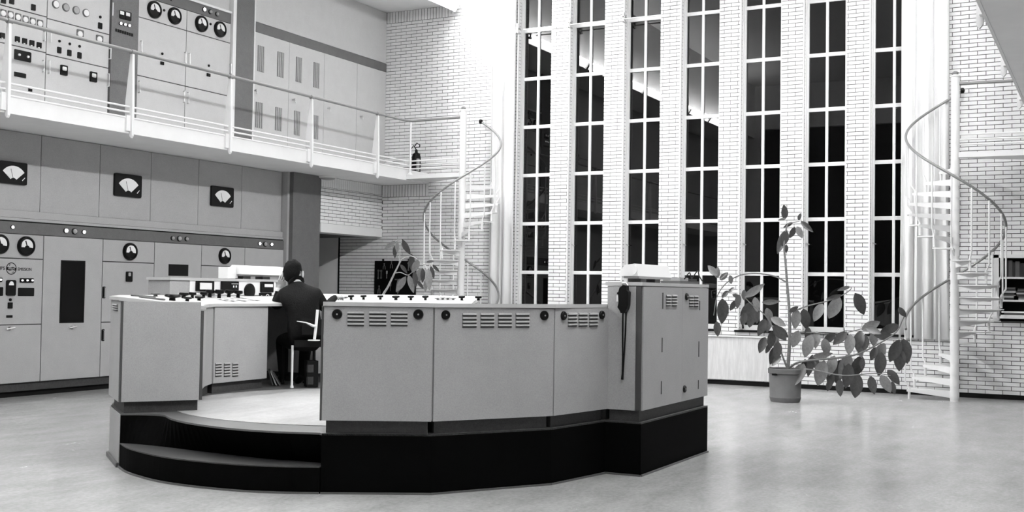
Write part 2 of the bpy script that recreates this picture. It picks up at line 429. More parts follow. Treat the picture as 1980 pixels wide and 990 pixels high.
# ---- walls out of the picture: behind the photographer and to the right
mb = MB().box(-13.2, -9.3, BACKY-0.3, BACKY, 0, 7.5).box(-3.0, 2.4, BACKY-0.3, BACKY, 0, 7.5).box(-9.3, -3.0, BACKY-0.3, BACKY, 6.2, 7.5)
wf = struct(mb.build('wall_front', M_PLASTER_G))
box('dark_opening', M_BLACKM, wf, -9.3, -3.0, BACKY-0.3, BACKY-0.2, 0, 6.2)
struct(box('wall_right', M_PLASTER_G, None, 2.2, 2.4, BACKY-0.2, W+0.3, 0, 6.0))

# ---- galleries
def gallery(label, side):
    e = GL if side < 0 else GR; s = 1 if side < 0 else -1      # s: direction from the gallery into the hall
    far = -11.62 if side < 0 else 2.2
    g = thing('gallery', label, 'gallery', (e, 8, SOF))
    box('slab', M_PLASTER, g, far, e-s*0.02, BACKY, W-0.006, SOF, DECK-0.04)
    box('fascia', M_WHITE, g, e-s*0.02, e, BACKY, W-0.006, SOF-0.004, DECK)
    return g
gL = gallery('white-edged gallery slab carrying the upper cabinets along the left wall', -1)
gR = gallery('gallery slab overhead at the top right corner, dark underside', 1)
# round flush lamp on the soffit
lx, ly = LZ(633, 341, SOF)
t = thing('soffit_lamp', 'round flush lamp on the underside of the left gallery', 'lamp', (lx, ly, SOF))
MB().lathe([(0.145, 0.0), (0.15, -0.012), (0.14, -0.03)], (lx, ly, SOF), n=28).build('rim', M_WHITE, t)
MB().lathe([(0.128, -0.025), (0.11, -0.045), (0.06, -0.055), (0.0, -0.058)], (lx, ly, SOF), n=28).build('diffuser', M_DIALG, t)

# ---- railings
RAILZ = 3.97
rz = [LX(262, yy, GL)[1] for yy in (209, 219.5, 230)]
POSTY = [4.48, 6.12, 7.77, 9.42, 11.06, 12.72, 14.34]
def railing(label, side):
    e = GL if side < 0 else GR; s = 1 if side < 0 else -1
    t = thing('gallery_railing', label, 'railing', (e, 8, DECK))
    xo = e+s*0.02
    py = POSTY if side < 0 else [5.95, 7.6, 9.35, 11.0, 12.65, 14.3]
    for y in py:
        pts = [(xo+s*0.012, y, RAILZ-0.02), (xo-s*0.02, y, RAILZ-0.02), (xo-s*0.085, y, rz[0]+0.06), (xo-s*0.085, y, rz[2]-0.035), (xo-s*0.03, y, rz[2]-0.05), (xo-s*0.03, y, DECK), (xo-s*0.01, y, SOF-0.03), (xo+s*0.012, y, SOF-0.055), (xo+s*0.03, y, SOF-0.03), (xo+s*0.03, y, rz[0])]
        p = MB().extrude([(a, b-0.016, c_) for a, b, c_ in pts], (0, 0.032, 0)).build('post', M_WHITE, t)
        MB().box(xo-s*0.02, xo+s*0.008, y-0.075, y-0.018, SOF+0.02, DECK+0.03).build('bracket', M_WHITE, p)
        MB().tube([(xo, y-0.03, RAILZ-0.005), (xo, y+0.03, RAILZ-0.005)], 0.029, 10).build('collar', M_RAIL, p)
    y0 = BACKY+0.1; yc = 15.22
    MB().tube([(xo, y0, RAILZ), (xo, 15.1, RAILZ), (xo+s*0.02, yc-0.03, RAILZ+.002), (xo+s*0.06, yc, RAILZ+.002), (POLE(side)[0]-s*0.05, 15.17, RAILZ+0.005)], 0.02, 10).build('handrail', M_RAIL, t)
    for z in rz:
        MB().tube([(xo-s*0.02, y0, z), (xo-s*0.02, 15.1, z), (xo, yc-0.03, z), (xo+s*0.05, yc, z), (POLE(side)[0]-s*0.05, 15.17, z+0.002)], 0.0115, 8).build('rail', M_WHITE, t)
    MB().tube([(xo+s*0.03, yc-0.005, 3.11), (xo+s*0.03, yc-0.005, RAILZ)], 0.016, 10).lathe([(0.05, 0), (0.045, 0.012), (0.018, 0.04)], (xo+s*0.03, yc-0.005, 3.11), n=14).build('corner_post', M_WHITE, t)
def POLE(side): return (-8.907, 15.17) if side < 0 else (-1.753, 15.17)
railing('white gallery railing with three low rails in front of the upper cabinets', -1)
railing('white gallery railing behind the spiral stair at the right edge', 1)

# ---- spiral stairs
def stair(label, side):
    px, py = POLE(side)
    mirror = -1 if side < 0 else 1
    t = thing('spiral_staircase', label, 'staircase', (px, py, 0))
    N, RISE, STEP, R = 20, 0.1475, math.radians(22.5), 0.565
    fw = Vector((-0.115, 0.993, 0)); rt = Vector((0.993, 0.115, 0))
    def dirk(kk):
        a = (kk-4.4)*STEP; d = rt*math.sin(a)+fw*math.cos(a); return Vector((d.x*mirror, d.y, 0))
    o = Vector((px, py, 0))
    MB().tube([o, o+Vector((0, 0, 4.06))], 0.052, 16).lathe([(0.06, 4.06), (0.065, 4.075), (0.05, 4.085), (0.02, 4.10)], o, n=16).build('pole', M_WHITE, t)
    MB().lathe([(0.035, 4.10), (0.04, 4.12), (0.02, 4.135)], o, n=12).build('pole_cap', M_RAIL, t)
    zk0 = 0.125
    rail = []
    RH = 0.86
    for k_ in range(1, N+1):
        z = zk0+(k_-1)*RISE
        d0 = dirk(k_-0.5); d1_ = dirk(k_+0.62); dm = dirk(k_)
        b = MB()
        # wedge tread: flat plate with a folded-down leading rib that tapers
        p = [o+d0*0.05, o+dirk(k_-0.5)*R, o+dirk(k_-0.1)*(R+0.01), o+dirk(k_+0.3)*(R+0.005), o+d1_*R, o+d1_*0.05]
        b.prism([(q.x, q.y) for q in p], z-0.012, z)
        side_ = d0.cross(Vector((0, 0, 1)))*0.006
        b.extrude([o+d0*0.05+Vector((0, 0, z-0.012)), o+d0*R+Vector((0, 0, z-0.012)), o+d0*R+Vector((0, 0, z-0.03)), o+d0*0.05+Vector((0, 0, z-0.085))], side_*2)
        b.lathe([(0.058, z-0.09), (0.058, z)], o, n=16)
        tr = b.build('tread', M_WHITE, t)
        # baluster: rail down, kink in, short sleeve through the tread end
        e = o+dirk(k_-0.42)*(R-0.03); q = o+dirk(k_-0.42)*(R+0.022)
        zt = z+RH-0.42*RISE*0+0.02
        bl = MB().tube([q+Vector((0, 0, zt)), q+Vector((0, 0, z+0.10)), e+Vector((0, 0, z+0.02)), e+Vector((0, 0, z-0.02))], 0.0105, 8)
        bl.build('baluster', M_WHITE, t)
        MB().tube([e+Vector((0, 0, z+0.02)), e+Vector((0, 0, z-RISE+0.012 if k_ > 1 else 0.0))], 0.016, 8).build('sleeve', M_WHITE, tr)
    kk = 0.2
    while kk <= 21.25:
        d = dirk(kk-0.42); rail.append(o+d*(R+0.022)+Vector((0, 0, zk0+(kk-1)*RISE+RH+0.02))); kk += 0.2
    MB().tube(rail, 0.017, 10).build('handrail', M_RAIL, t)
    MB().lathe([(0.0, -0.03), (0.035, -0.02), (0.038, 0.0), (0.03, 0.02), (0.0, 0.03)], rail[-1], (1, 0, 0), 12).build('rail_end', M_BLACK, t)
    # landing plate to the gallery
    e = GL if side < 0 else GR
    b = MB().prism([(e, py+0.01), (px, py-0.03), (px+mirror*-0.0, py+0.05), (e, W-0.01)] , 3.045, 3.11)
    b.build('landing', M_WHITE, t)
    return t
stair('white spiral staircase beside the left curtain, leading to the left gallery', -1)
stair('white spiral staircase beside the right curtain, in front of the bookshelf', 1)

# ---- curtains
def curtain(label, x0, x1, z0, folds, seed):
    random.seed(seed)
    n = folds*10; y = W-0.062
    prof = []
    for i in range(n+1):
        u = i/n; ph = u*folds*2*math.pi
        prof.append((x0+(x1-x0)*u+0.018*math.sin(ph*0.5+seed), y+0.032*math.sin(ph)+0.01*math.sin(ph*0.43+seed), ))
    zs = [z0, z0+0.9, 2.6, 4.2, 5.8, 7.0]
    vs = []; fs = []
    for j, z in enumerate(zs):
        q = 1-0.1*j/5
        for i, (x, yy) in enumerate(prof):
            vs.append((x*q+(x0+x1)/2*(1-q)+0.008*math.sin(i*0.7+j), yy, z))
    m_ = len(prof)
    for j in range(len(zs)-1):
        for i in range(n): fs.append([j*m_+i, j*m_+i+1, (j+1)*m_+i+1, (j+1)*m_+i])
    b = MB(); b.add(vs, fs, True)
    o = b.build('curtain', M_CURT); md = o.modifiers.new('thick', 'SOLIDIFY'); md.thickness = 0.006
    return tag(o, label, 'curtain')
curtain('long cream curtain hanging behind the left spiral staircase', -8.78, -8.33, 0.73, 4, 3)
curtain('long cream curtain hanging behind the right spiral staircase', -2.50, -1.90, 0.74, 5, 5)

# ---- curtain rod across the first windows
xa, za = LY(1012, 57, W-0.07)
t = thing('curtain_rod', 'thin white rod crossing the first three windows near the top', 'rod', (xa, W-0.07, za))
MB().tube([(xa, W-0.07, za), (-5.9, W-0.07, za)], 0.009, 8).build('rod', M_WHITE, t)
for i in range(3):
    x = WINX[i]-HALF+0.01
    MB().box(x-0.02, x+0.02, W-0.085, W+0.01, za-0.05, za-0.03).box(x-0.02, x+0.02, W-0.085, W+0.01, za+0.02, za+0.04).box(x-0.012, x+0.012, W-0.085, W-0.06, za-0.05, za+0.1).build('bracket', M_STEEL, t)

# ---- white stained panel below the windows
t = thing('radiator_cover', 'stained white panel under the windows behind the tall cabinet', 'panel', (-5.1, W, 0.07))
box('panel', M_STAIN, t, -6.1, -4.29, W-0.05, W-0.004, 0.075, 0.685)
box('ledge', M_WHITE, t, -6.14, -4.24, W-0.075, W-0.004, 0.685, 0.705)
box('side_batten', M_WHITE, t, -4.30, -4.27, W-0.045, W-0.004, 0.075, 0.685)

# ================================================================== CABINETS ON THE LEFT WALL
def flat(name, mt, parent, pts, x, th):          # polygon given as (Y,Z), facing +X
    return MB().extrude([(x, a, b) for a, b in pts], (th, 0, 0)).build(name, mt, parent)
def rrect(y0, y1, z0, z1, r):
    pts = []
    for cx_, cz_, a0 in ((y1-r, z1-r, 0), (y0+r, z1-r, 90), (y0+r, z0+r, 180), (y1-r, z0+r, 270)):
        for k in range(4):
            a = math.radians(a0+k*30); pts.append((cx_+r*math.cos(a), cz_+r*math.sin(a)))
    return pts
def rect_px(px0, py0, px1, py1, c):
    ya, za = LX(px0, py0, c); yb, zb = LX(px1, py1, c)
    return ya, yb, min(za, zb), max(za, zb)
def rect_c(px, py, w, h, c):                      # centred survey point with a width / height in photo pixels
    y, z = LX(px, py, c); d = (Vector((c, y, z))-CAM).dot(FW)
    ya, _ = LX(px-w/2, py, c); yb, _ = LX(px+w/2, py, c); hz = h/2*d/F_PX
    return ya, yb, z-hz, z+hz
def round_meter(parent, px, py, hpx, c, dial=M_DIAL):
    y, z = LX(px, py, c); d = (Vector((c, y, z))-CAM).dot(FW); r = hpx/2*d/F_PX
    p = MB().lathe([(r, 0), (r, 0.028), (r*0.93, 0.042), (r*0.80, 0.045), (r*0.76, 0.03), (0, 0.03)], (c, y, z), (1, 0, 0), 28).build('meter', M_BLACK, parent)
    pts = [(y+r*0.70*math.cos(math.radians(a)), z+r*0.70*math.sin(math.radians(a))) for a in range(-14, 195, 12)]
    pts += [(y-r*0.3, z-r*0.12), (y-r*0.2, z+0.02*r), (y, z+r*0.1), (y+r*0.2, z+0.02*r), (y+r*0.3, z-r*0.12)]
    flat('dial', dial, p, pts, c+0.030, 0.004)
    MB().obox((c+0.037, y-0.12*r, z+0.22*r), (1, 0, 0), (0.35, 0, 0) if 0 else (0, 1, 0.35), (0, -0.35, 1), 0.001, 0.006*r/0.1, r*0.34).build('needle', M_BLACK, p)
    return p
def fan(y, z, s, r0, r1, a0, a1, n=10):
    o = [(y+r1*s*math.cos(math.radians(a0+(a1-a0)*k/n)), z+r1*s*math.sin(math.radians(a0+(a1-a0)*k/n))) for k in range(n+1)]
    i = [(y+r0*s*math.cos(math.radians(a1-(a1-a0)*k/n)), z+r0*s*math.sin(math.radians(a1-(a1-a0)*k/n))) for k in range(n+1)]
    return o+i
def square_meter(parent, px, py, wpx, hpx, c, th=0.03, small=False):
    y0, y1, z0, z1 = rect_c(px, py, wpx, hpx, c); s = z1-z0; y = (y0+y1)/2
    hw = (y1-y0)/2
    if small: hw = min(hw, s*0.5)
    p = flat('meter', M_BLACK, parent, rrect(y-hw, y+hw, z0, z1, s*0.07), c, th)
    if small: flat('dial', M_DIAL, p, rrect(y-hw*0.62, y+hw*0.62, z0+s*0.45, z1-s*0.16, s*0.1), c+th, 0.003)
    else:
        flat('dial', M_DIAL, p, fan(y, z0+s*0.08, s, 0.2, 0.74, 40, 140), c+th, 0.003)
        MB().obox((c+th+0.004, y+hw*0.72, z0+s*0.26), (1, 0, 0), (0, 1, 1), (0, -1, 1), 0.001, s*0.10, s*0.016).build('glint_bar', M_DIAL, p)
        MB().obox((c+th+0.005, y-s*0.08, z0+s*0.42), (1, 0, 0), (0, 1, 0.3), (0, -0.3, 1), 0.001, s*0.008, s*0.27).build('needle', M_BLACK, p)
    return p
def lamp_cap(parent, px, py, hpx, c, lit):
    y, z = LX(px, py, c); d = (Vector((c, y, z))-CAM).dot(FW); r = hpx/2*d/F_PX
    p = MB().lathe([(r*1.15, 0), (r*1.15, 0.012), (r*0.95, 0.016)], (c, y, z), (1, 0, 0), 14).build('lamp_ring', M_BLACK, parent)
    MB().lathe([(r*0.9, 0.012), (r*0.8, 0.024), (r*0.4, 0.032), (0, 0.034)], (c, y, z), (1, 0, 0), 14).build('lens', M_LAMP if lit else M_DIALG, p)
def bar_handle(parent, px, py, hpx, c, mt=M_STEEL, out=0.03, wid=0.007):
    y0, y1, z0, z1 = rect_c(px, py, 4, hpx, c); y = (y0+y1)/2
    MB().tube([(c, y, z0), (c+out, y, z0), (c+out, y, z1), (c, y, z1)], wid, 6).build('handle', mt, parent)
def dark_sq(parent, px, py, w, h, c, name='switch', th=0.012, mt=M_BLACK):
    y0, y1, z0, z1 = rect_c(px, py, w, h, c)
    p = flat(name, mt, parent, rrect(y0, y1, z0, z1, (z1-z0)*0.1), c, th)
    return p
def knob_x(parent, px, py, h, c, name='key_lock', mt=M_BLACK):
    y, z = LX(px, py, c); d = (Vector((c, y, z))-CAM).dot(FW); r = h/2*d/F_PX
    return MB().lathe([(r, 0), (r, 0.01), (r*0.7, 0.016), (0, 0.016)], (c, y, z), (1, 0, 0), 10).build(name, mt, parent)
def pan(name, parent, y0, y1, z0, z1, c, mt, g=0.006, th=0.014):
    return MB().box(c-th, c, y0+g, y1-g, z0+g, z1-g).build(name, mt, parent)

CX = -11.0
ZB0 = LX(0, 743.7, CX)[1]; ZT = LX(0, 450, CX)[1]; ZBT = LX(0, 426, CX)[1]
ya = LX(82, 560, CX)[0]; yb = LX(197, 560, CX)[0]; yc = LX(298, 520, CX)[0]; yd = LX(389.5, 500, CX)[0]; ye = LX(473.5, 490, CX)[0]; yf = LX(548.5, 490, CX)[0]
ys = [ya-1.02, ya, yb, yc, yd, ye, yf]
names = ['grey transmitter cabinet with lettered emblem and indicator plates at the left edge',
         'grey transmitter cabinet with tall black glazed slot',
         'grey transmitter cabinet with one round meter above a small meter, behind the left pedestal desk',
         'grey transmitter cabinet with a small black rectangular window',
         'grey transmitter cabinet with one round meter, above the white lamp hood',
         'narrow plain grey transmitter cabinet next to the dark pilaster']
U = []
for i in range(6):
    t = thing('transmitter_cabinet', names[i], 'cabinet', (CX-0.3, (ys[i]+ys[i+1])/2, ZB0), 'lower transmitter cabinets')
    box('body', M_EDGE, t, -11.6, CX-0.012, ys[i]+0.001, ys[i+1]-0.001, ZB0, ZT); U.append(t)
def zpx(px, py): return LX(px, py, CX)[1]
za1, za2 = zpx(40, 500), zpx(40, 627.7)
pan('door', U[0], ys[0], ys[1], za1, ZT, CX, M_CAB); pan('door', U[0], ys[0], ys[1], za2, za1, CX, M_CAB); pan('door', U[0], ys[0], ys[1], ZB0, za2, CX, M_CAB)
round_meter(U[0], 49, 476, 38, CX); round_meter(U[0], -2, 472, 39, CX)
# emblem and lettering
ey, ez = LX(21.7, 519.3, CX)
er = 11.4*13.4/F_PX
def ring(name, y, z, r0, r1, parent, mt, x, n=28):
    b = MB(); vs = []; fs = []
    for k in range(n):
        a = 2*math.pi*k/n; ca, sa = math.cos(a), math.sin(a)
        vs += [(x, y+r0*ca, z+r0*sa), (x, y+r1*ca, z+r1*sa)]
    for k in range(n):
        a, b_, c_, d_ = 2*k, 2*k+1, (2*k+3) % (2*n), (2*k+2) % (2*n); fs.append([a, b_, c_, d_])
    return b.add(vs, fs).build(name, mt, parent)
em = ring('emblem', ey, ez, er*0.86, er, U[0], M_BLACK, CX+0.002)
pts = []
for k in range(13):
    u = -0.95+1.9*k/12; pts.append((ey+u*er, ez+er*0.2+er*0.06*math.sin(u*6)))
for k in range(13):
    u = 0.95-1.9*k/12; pts.append((ey+u*er, ez-er*0.28+er*0.06*math.sin(u*6)))
flat('emblem_band', M_BLACK, em, pts, CX+0.001, 0.002)
text_part('emblem_lettering', 'PHILIPS', M_CAB, em, (CX+0.004, ey, ez-er*0.04), (0, 1, 0), (0, 0, 1), er*0.40)
for (u, v, q) in ((-0.34, 0.58, 0.17), (-0.14, 0.72, 0.1), (0.36, -0.58, 0.17), (0.16, -0.72, 0.1)):
    st = [(ey+er*(u+q*(1 if k % 2 == 0 else 0.3)*math.cos(k*math.pi/4)), ez+er*(v+q*(1 if k % 2 == 0 else 0.3)*math.sin(k*math.pi/4))) for k in range(8)]
    flat('emblem_star', M_BLACK, em, st, CX+0.001, 0.002)
ty0, tz = LX(34.5, 520.3, CX); ty1, _ = LX(60.5, 520.3, CX)
tx = text_part('lettering', 'EMISSION', M_BLACK, U[0], (CX+0.001, 0, 0), (0, 1, 0), (0, 0, 1), 0.052, align='LEFT')
def fit_text(o, y0, y1, z):
    me = o.data; lo = min(v.co.y for v in me.vertices); hi = max(v.co.y for v in me.vertices); mz = sum((min(v.co.z for v in me.vertices), max(v.co.z for v in me.vertices)))/2
    for v in me.vertices: v.co.y = y0+(v.co.y-lo)*(y1-y0)/(hi-lo); v.co.z += z-mz
fit_text(tx, ty0, ty1, tz)
tx2 = text_part('lettering', 'PHILIPS', M_BLACK, U[0], (CX+0.001, 0, 0), (0, 1, 0), (0, 0, 1), 0.052, align='LEFT')
ty3, tz3 = LX(9.0, 518.5, CX); fit_text(tx2, ty3-(ty1-ty0)*0.9, ty3, tz3)
for px0, px1, py in ((38, 64, 542.3), (-24, 3.2, 541)):
    p = dark_sq(U[0], (px0+px1)/2, py, px1-px0, 8.5, CX, 'lamp_strip')
    for f in (0.13, 0.5, 0.87): lamp_cap(p, px0+(px1-px0)*f, py-0.3, 4.0, CX+0.012, True)
p = dark_sq(U[0], 20, 556.5, 18, 30, CX, 'meter', 0.02)
yy, zz = LX(19.7, 551.5, CX); flat('dial', M_DIAL, p, [(yy+0.032*math.cos(math.radians(a)), zz+0.045*math.sin(math.radians(a))) for a in range(0, 181, 15)], CX+0.02, 0.003)
dark_sq(U[0], 50, 564.5, 31, 16, CX, 'nameplate', 0.006); dark_sq(U[0], -10, 563.5, 31, 17, CX, 'nameplate', 0.006)
knob_x(U[0], 19.5, 579.5, 6, CX, 'knob'); dark_sq(U[0], 19, 590.7, 8.8, 12, CX); dark_sq(U[0], 18, 612, 12, 5, CX, 'nameplate', 0.004)
def lever(parent, px, py, c):
    y, z = LX(px, py, c)
    MB().lathe([(0.022, 0), (0.018, 0.03), (0, 0.032)], (c, y, z), (1, 0, 0), 12).tube([(c+0.025, y-0.06, z-0.006), (c+0.03, y, z), (c+0.03, y+0.05, z+0.01)], 0.009, 6).build('lever_handle', M_STEEL, parent)
lever(U[0], 18.5, 635, CX); lever(U[1], 139, 632.5, CX)
pan('door', U[1], ys[1], ys[2], ZB0, ZT, CX, M_CAB)
y0, z0 = LX(114.5, 625, CX); y1, z1 = LX(165, 504.5, CX)
p = flat('glazed_slot', M_BLACK, U[1], rrect(y0, y1, z0, z1, 0.006), CX, 0.004)
flat('slot_glass', M_SLOT, p, rrect(y0+0.015, y1-0.015, z0+0.015, z1-0.015, 0.004), CX+0.004, 0.002)
zc1, zc2 = zpx(248, 507.3), zpx(205, 623)
for a, b in ((ZB0, zc2), (zc2, zc1), (zc1, ZT)): pan('door', U[2], ys[2], ys[3], a, b, CX, M_CAB)
round_meter(U[2], 250, 486.5, 34, CX); p = dark_sq(U[2], 249, 535, 12, 20, CX, 'meter', 0.015)
yy, zz = LX(249, 531, CX); flat('dial', M_DIALG, p, rrect(yy-0.02, yy+0.02, zz-0.02, zz+0.025, 0.008), CX+0.015, 0.002)
for px, py in ((200.8, 565.5), (199, 648), (295, 560)):
    p = dark_sq(U[2], px, py, 6, 23, CX, 'handle_plate', 0.004); bar_handle(p, px, py, 18, CX, M_STEEL, 0.02, 0.005)
pan('door', U[3], ys[3], ys[4], ZB0, ZT, CX, M_CAB)
y0, z0 = LX(325.5, 533, CX); y1, z1 = LX(364, 512, CX); flat('small_window', M_BLACK, U[3], [(y0, z0), (y1, z0), (y1, z1), (y0, z1)], CX, 0.004)
ze1 = zpx(410, 514)
pan('door', U[4], ys[4], ys[5], ze1, ZT, CX, M_CAB); pan('door', U[4], ys[4], ys[5], ZB0, ze1, CX, M_CAB)
round_meter(U[4], 433, 495, 31, CX); dark_sq(U[4], 428, 533, 3, 8, CX, 'handle_plate', 0.01)
pan('door', U[5], ys[5], ys[6], ZB0, ZT, CX, M_CAB)
# header band with indicator lamps
t = thing('indicator_band', 'dark grey header band with round indicator lamps above the lower cabinets', 'panel', (CX, 11, ZT))
box('band', M_BAND, t, CX-0.3, CX-0.004, ys[0], yf, ZT+0.003, ZBT-0.004)
box('shadow_gap', M_BLACKM, t, CX-0.3, CX-0.02, ys[0], yf, ZBT-0.004, ZBT+0.012)
for px, py, h, lit in ((23, 439.3, 6.5, 1), (126.5, 446, 9, 1), (143.3, 447.3, 11, 0), (161, 448.6, 7.5, 1), (333, 460.6, 8, 0), (346, 461.3, 10, 0), (360, 462, 8, 0), (501, 471, 6.5, 1), (512, 472, 9, 0), (524, 472.6, 6.5, 1)):
    lamp_cap(t, px, py, h, CX-0.004, lit)
t = thing('cabinet_plinth', 'dark recessed plinth under the lower transmitter cabinets', 'plinth', (CX-0.1, 11, 0))
box('upper_strip', M_PLINTH, t, -11.5, CX-0.04, ys[0], yf, ZB0-0.095, ZB0-0.004); box('toe_shadow_strip', M_BLACKM, t, -11.5, CX-0.085, ys[0], yf, 0, ZB0-0.095)  # the black lower strip stands in for the toe shadow
# pale panels above, with big square meters
PX = -11.06
zp0 = LX(0, 404.5, PX)[1]
t = thing('panel_rail', 'pale moulding strip between the indicator band and the wall panels', 'moulding', (PX, 11, zp0))
box('lower_strip', M_CAB, t, -11.5, CX-0.012, ys[0], yf, ZBT+0.012, ZBT+0.042); box('upper_strip', M_CAB, t, -11.5, PX+0.03, ys[0], yf, ZBT+0.046, zp0)
lab = ['pale wall panel with a big square meter at the left edge', 'blank pale wall panel between the first two square meters', 'pale wall panel with a big square meter, middle of three',
       'blank pale wall panel before the third square meter', 'pale wall panel with a big square meter, nearest the pilaster', 'blank pale wall panel next to the dark pilaster']
sy = [LX(x, y, PX)[0] for x, y in ((77.8, 370), (192, 380), (291, 385), (383, 395), (466.6, 400))]
sy = [sy[0]-1.0]+sy+[yf]
for i in range(6):
    t = thing('wall_panel', lab[i], 'panel', (PX, (sy[i]+sy[i+1])/2, zp0), 'pale panels under the gallery')
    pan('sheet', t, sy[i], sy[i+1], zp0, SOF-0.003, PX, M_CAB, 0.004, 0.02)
    if i in (0, 2, 4): square_meter(t, *((22.5, 334.5, 54, 43), None, (245, 359, 52, 43.5), None, (427.5, 380.5, 43, 38.5))[i], PX)
struct(box('trim_1', M_BLACKM, None, -11.6, PX-0.02, ys[0], yf, zp0, SOF-0.003))
struct(box('trim_2', M_CAB, None, -11.5, -10.95, yf+0.004, yf+0.05, 0, SOF-0.002))
struct(box('wall_pilaster', M_PIL, None, -11.6, XL-0.01, yf+0.05, 14.19, 0, SOF-0.002))

# ------------------------------------------------------------------ upper cabinets on the gallery
UX = -10.83; Z0 = DECK-0.039
def up(px, py): return LX(px, py, UX)
yAB = up(89, 100)[0]; yB1 = up(211, 100)[0]; yC0 = up(265.5, 60)[0]; yCD = up(359, 130)[0]; yD1 = up(445.5, 100)[0]; yE0 = up(489, 100)[0]
hz0, hz1 = 4.94, 5.08
labs = {'A': 'gallery cabinet at the left edge with rows of small dials and switches', 'B': 'gallery cabinet with four round ports in a slanting row and paired meters',
        'C': 'gallery cabinet with two round meters, beside the instrument pilaster', 'D': 'gallery cabinet with two round meters, beside the second dark pilaster'}
UA = {}
for k_, y0, y1, top in (('A', yAB-1.15, yAB, 5.95), ('B', yAB, yB1, 5.95), ('C', yC0, yCD, hz0), ('D', yCD, yD1, hz0)):
    UA[k_] = thing('gallery_cabinet', labs[k_], 'cabinet', (UX-0.3, (y0+y1)/2, Z0), 'cabinets on the gallery')
    box('body', M_EDGE, UA[k_], -11.6, UX-0.012, y0+0.001, y1-0.001, Z0, top)
zA = [Z0, up(45, 92)[1], up(45, 21)[1], 5.95]
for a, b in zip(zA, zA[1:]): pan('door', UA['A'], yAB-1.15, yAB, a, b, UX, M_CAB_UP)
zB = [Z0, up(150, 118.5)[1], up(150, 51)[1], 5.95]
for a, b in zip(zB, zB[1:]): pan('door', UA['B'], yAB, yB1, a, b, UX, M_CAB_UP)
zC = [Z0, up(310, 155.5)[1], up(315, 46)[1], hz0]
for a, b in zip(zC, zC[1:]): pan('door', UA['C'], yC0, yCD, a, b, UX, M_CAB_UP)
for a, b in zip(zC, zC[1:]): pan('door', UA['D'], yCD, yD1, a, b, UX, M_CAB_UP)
A, B, Cc, D = UA['A'], UA['B'], UA['C'], UA['D']
for px, py in ((6, 26), (20, 29), (34.5, 33.5), (49, 38), (63, 42), (77, 46)):
    p = dark_sq(A, px, py, 10.5, 15, UX, 'dial_bezel', 0.012, M_BAND); knob_x(p, px, py, 11, UX+0.012, 'dial', M_DIAL)
for px, py, w, h in ((64, 14.5, 8, 12), (22, 3, 9, 10), (6, 2, 9, 9)): dark_sq(A, px, py, w, h, UX)
for px, py in ((4, 69), (33, 76), (47, 79.7), (61, 83.5), (75, 87.5), (-11, 65)):
    p = dark_sq(A, px, py, 9, 11, UX); dark_sq(p, px-0.5, py+5, 2.5, 2, UX+0.012, 'toggle', 0.01, M_DIAL)
p = dark_sq(A, 43.5, 108, 33, 20, UX, 'nameplate', 0.006)
for px, py in ((37, 106), (54, 110)): knob_x(p, px, py, 5, UX+0.006, 'button', M_DIAL)
dark_sq(A, 38.5, 145, 23, 9, UX, 'nameplate', 0.006); dark_sq(A, 58, 174, 7, 6, UX, 'key_lock', 0.01)
for px, py, h in ((82, 128, 22), (84, 70, 18)): bar_handle(A, px, py, h, UX)
for px, py, h in ((93, 130, 24), (96, 72, 20), (215, 18, 24), (211, 104, 20), (207.5, 155, 24)): bar_handle(B, px, py, h, UX, M_WHITE)
for px, py, mt in ((107, 8.5, M_DIAL), (126.5, 14.5, M_DIALG), (146.3, 20, M_DIALG), (165.5, 25.3, M_DIAL)):
    y, z = up(px, py); r = 8.4*12.6/F_PX
    p = MB().lathe([(r, 0), (r, 0.015), (r*0.86, 0.018)], (UX, y, z), (1, 0, 0), 22).build('port_ring', M_BAND, B)
    MB().lathe([(r*0.82, 0.012), (r*0.8, 0.02), (0, 0.022)], (UX, y, z), (1, 0, 0), 22).build('port_glass', mt, p)
for px, py in ((193.5, 33), (114.5, 79.5), (134.5, 85), (153.5, 89.7)): knob_x(B, px, py, 5.5, UX)
for px, py in ((193, 50), (114, 97), (133.5, 102.5), (153, 107.3)): dark_sq(B, px, py, 7.5, 12, UX)
for px, py, w, h in ((154.5, 66, 13, 17), (192, 76.3, 13, 16)):
    p = dark_sq(B, px, py, w, h, UX, 'dial_bezel', 0.012, M_BAND); knob_x(p, px, py, 12, UX+0.012, 'dial', M_DIAL)
for px, py in ((122.5, 136), (179.5, 149)): square_meter(B, px, py, 13, 19.5, UX, 0.02, True)
for u_, px, py, h in ((Cc, 297, 19, 34), (Cc, 336, 31, 33), (D, 388, 46.3, 32), (D, 424, 57, 31)): round_meter(u_, px, py, h, UX)
for u_, px, py in ((Cc, 317, 20), (Cc, 313.5, 104), (D, 406.7, 46.5), (D, 403.5, 127)): knob_x(u_, px, py, 5, UX)
for u_, px, py in ((Cc, 313, 122.3), (D, 402.7, 145)): dark_sq(u_, px, py, 6.5, 6, UX)
for u_, px, py, h in ((Cc, 271.3, 90, 21), (Cc, 356.5, 112, 21), (D, 364.5, 114, 21), (D, 444, 133, 18), (Cc, 267.5, 168, 22), (Cc, 354.3, 187, 21), (D, 362, 189, 21)): bar_handle(u_, px, py, h, UX)
def pilaster_up(name, y0, y1, trim):
    o = struct(box(name, M_PIL, None, -11.6, UX+0.025, y0, y1, Z0, 5.945)); return o
yt = up(450, 100)[0]
P1 = pilaster_up('wall_instrument_pilaster', yB1+0.006, yC0-0.006, 0); P1['label'] = 'dark pilaster with two small meters and a row of lamps on the gallery'
P2 = pilaster_up('wall_gallery_pilaster', yt+0.02, yE0-0.015, 0)
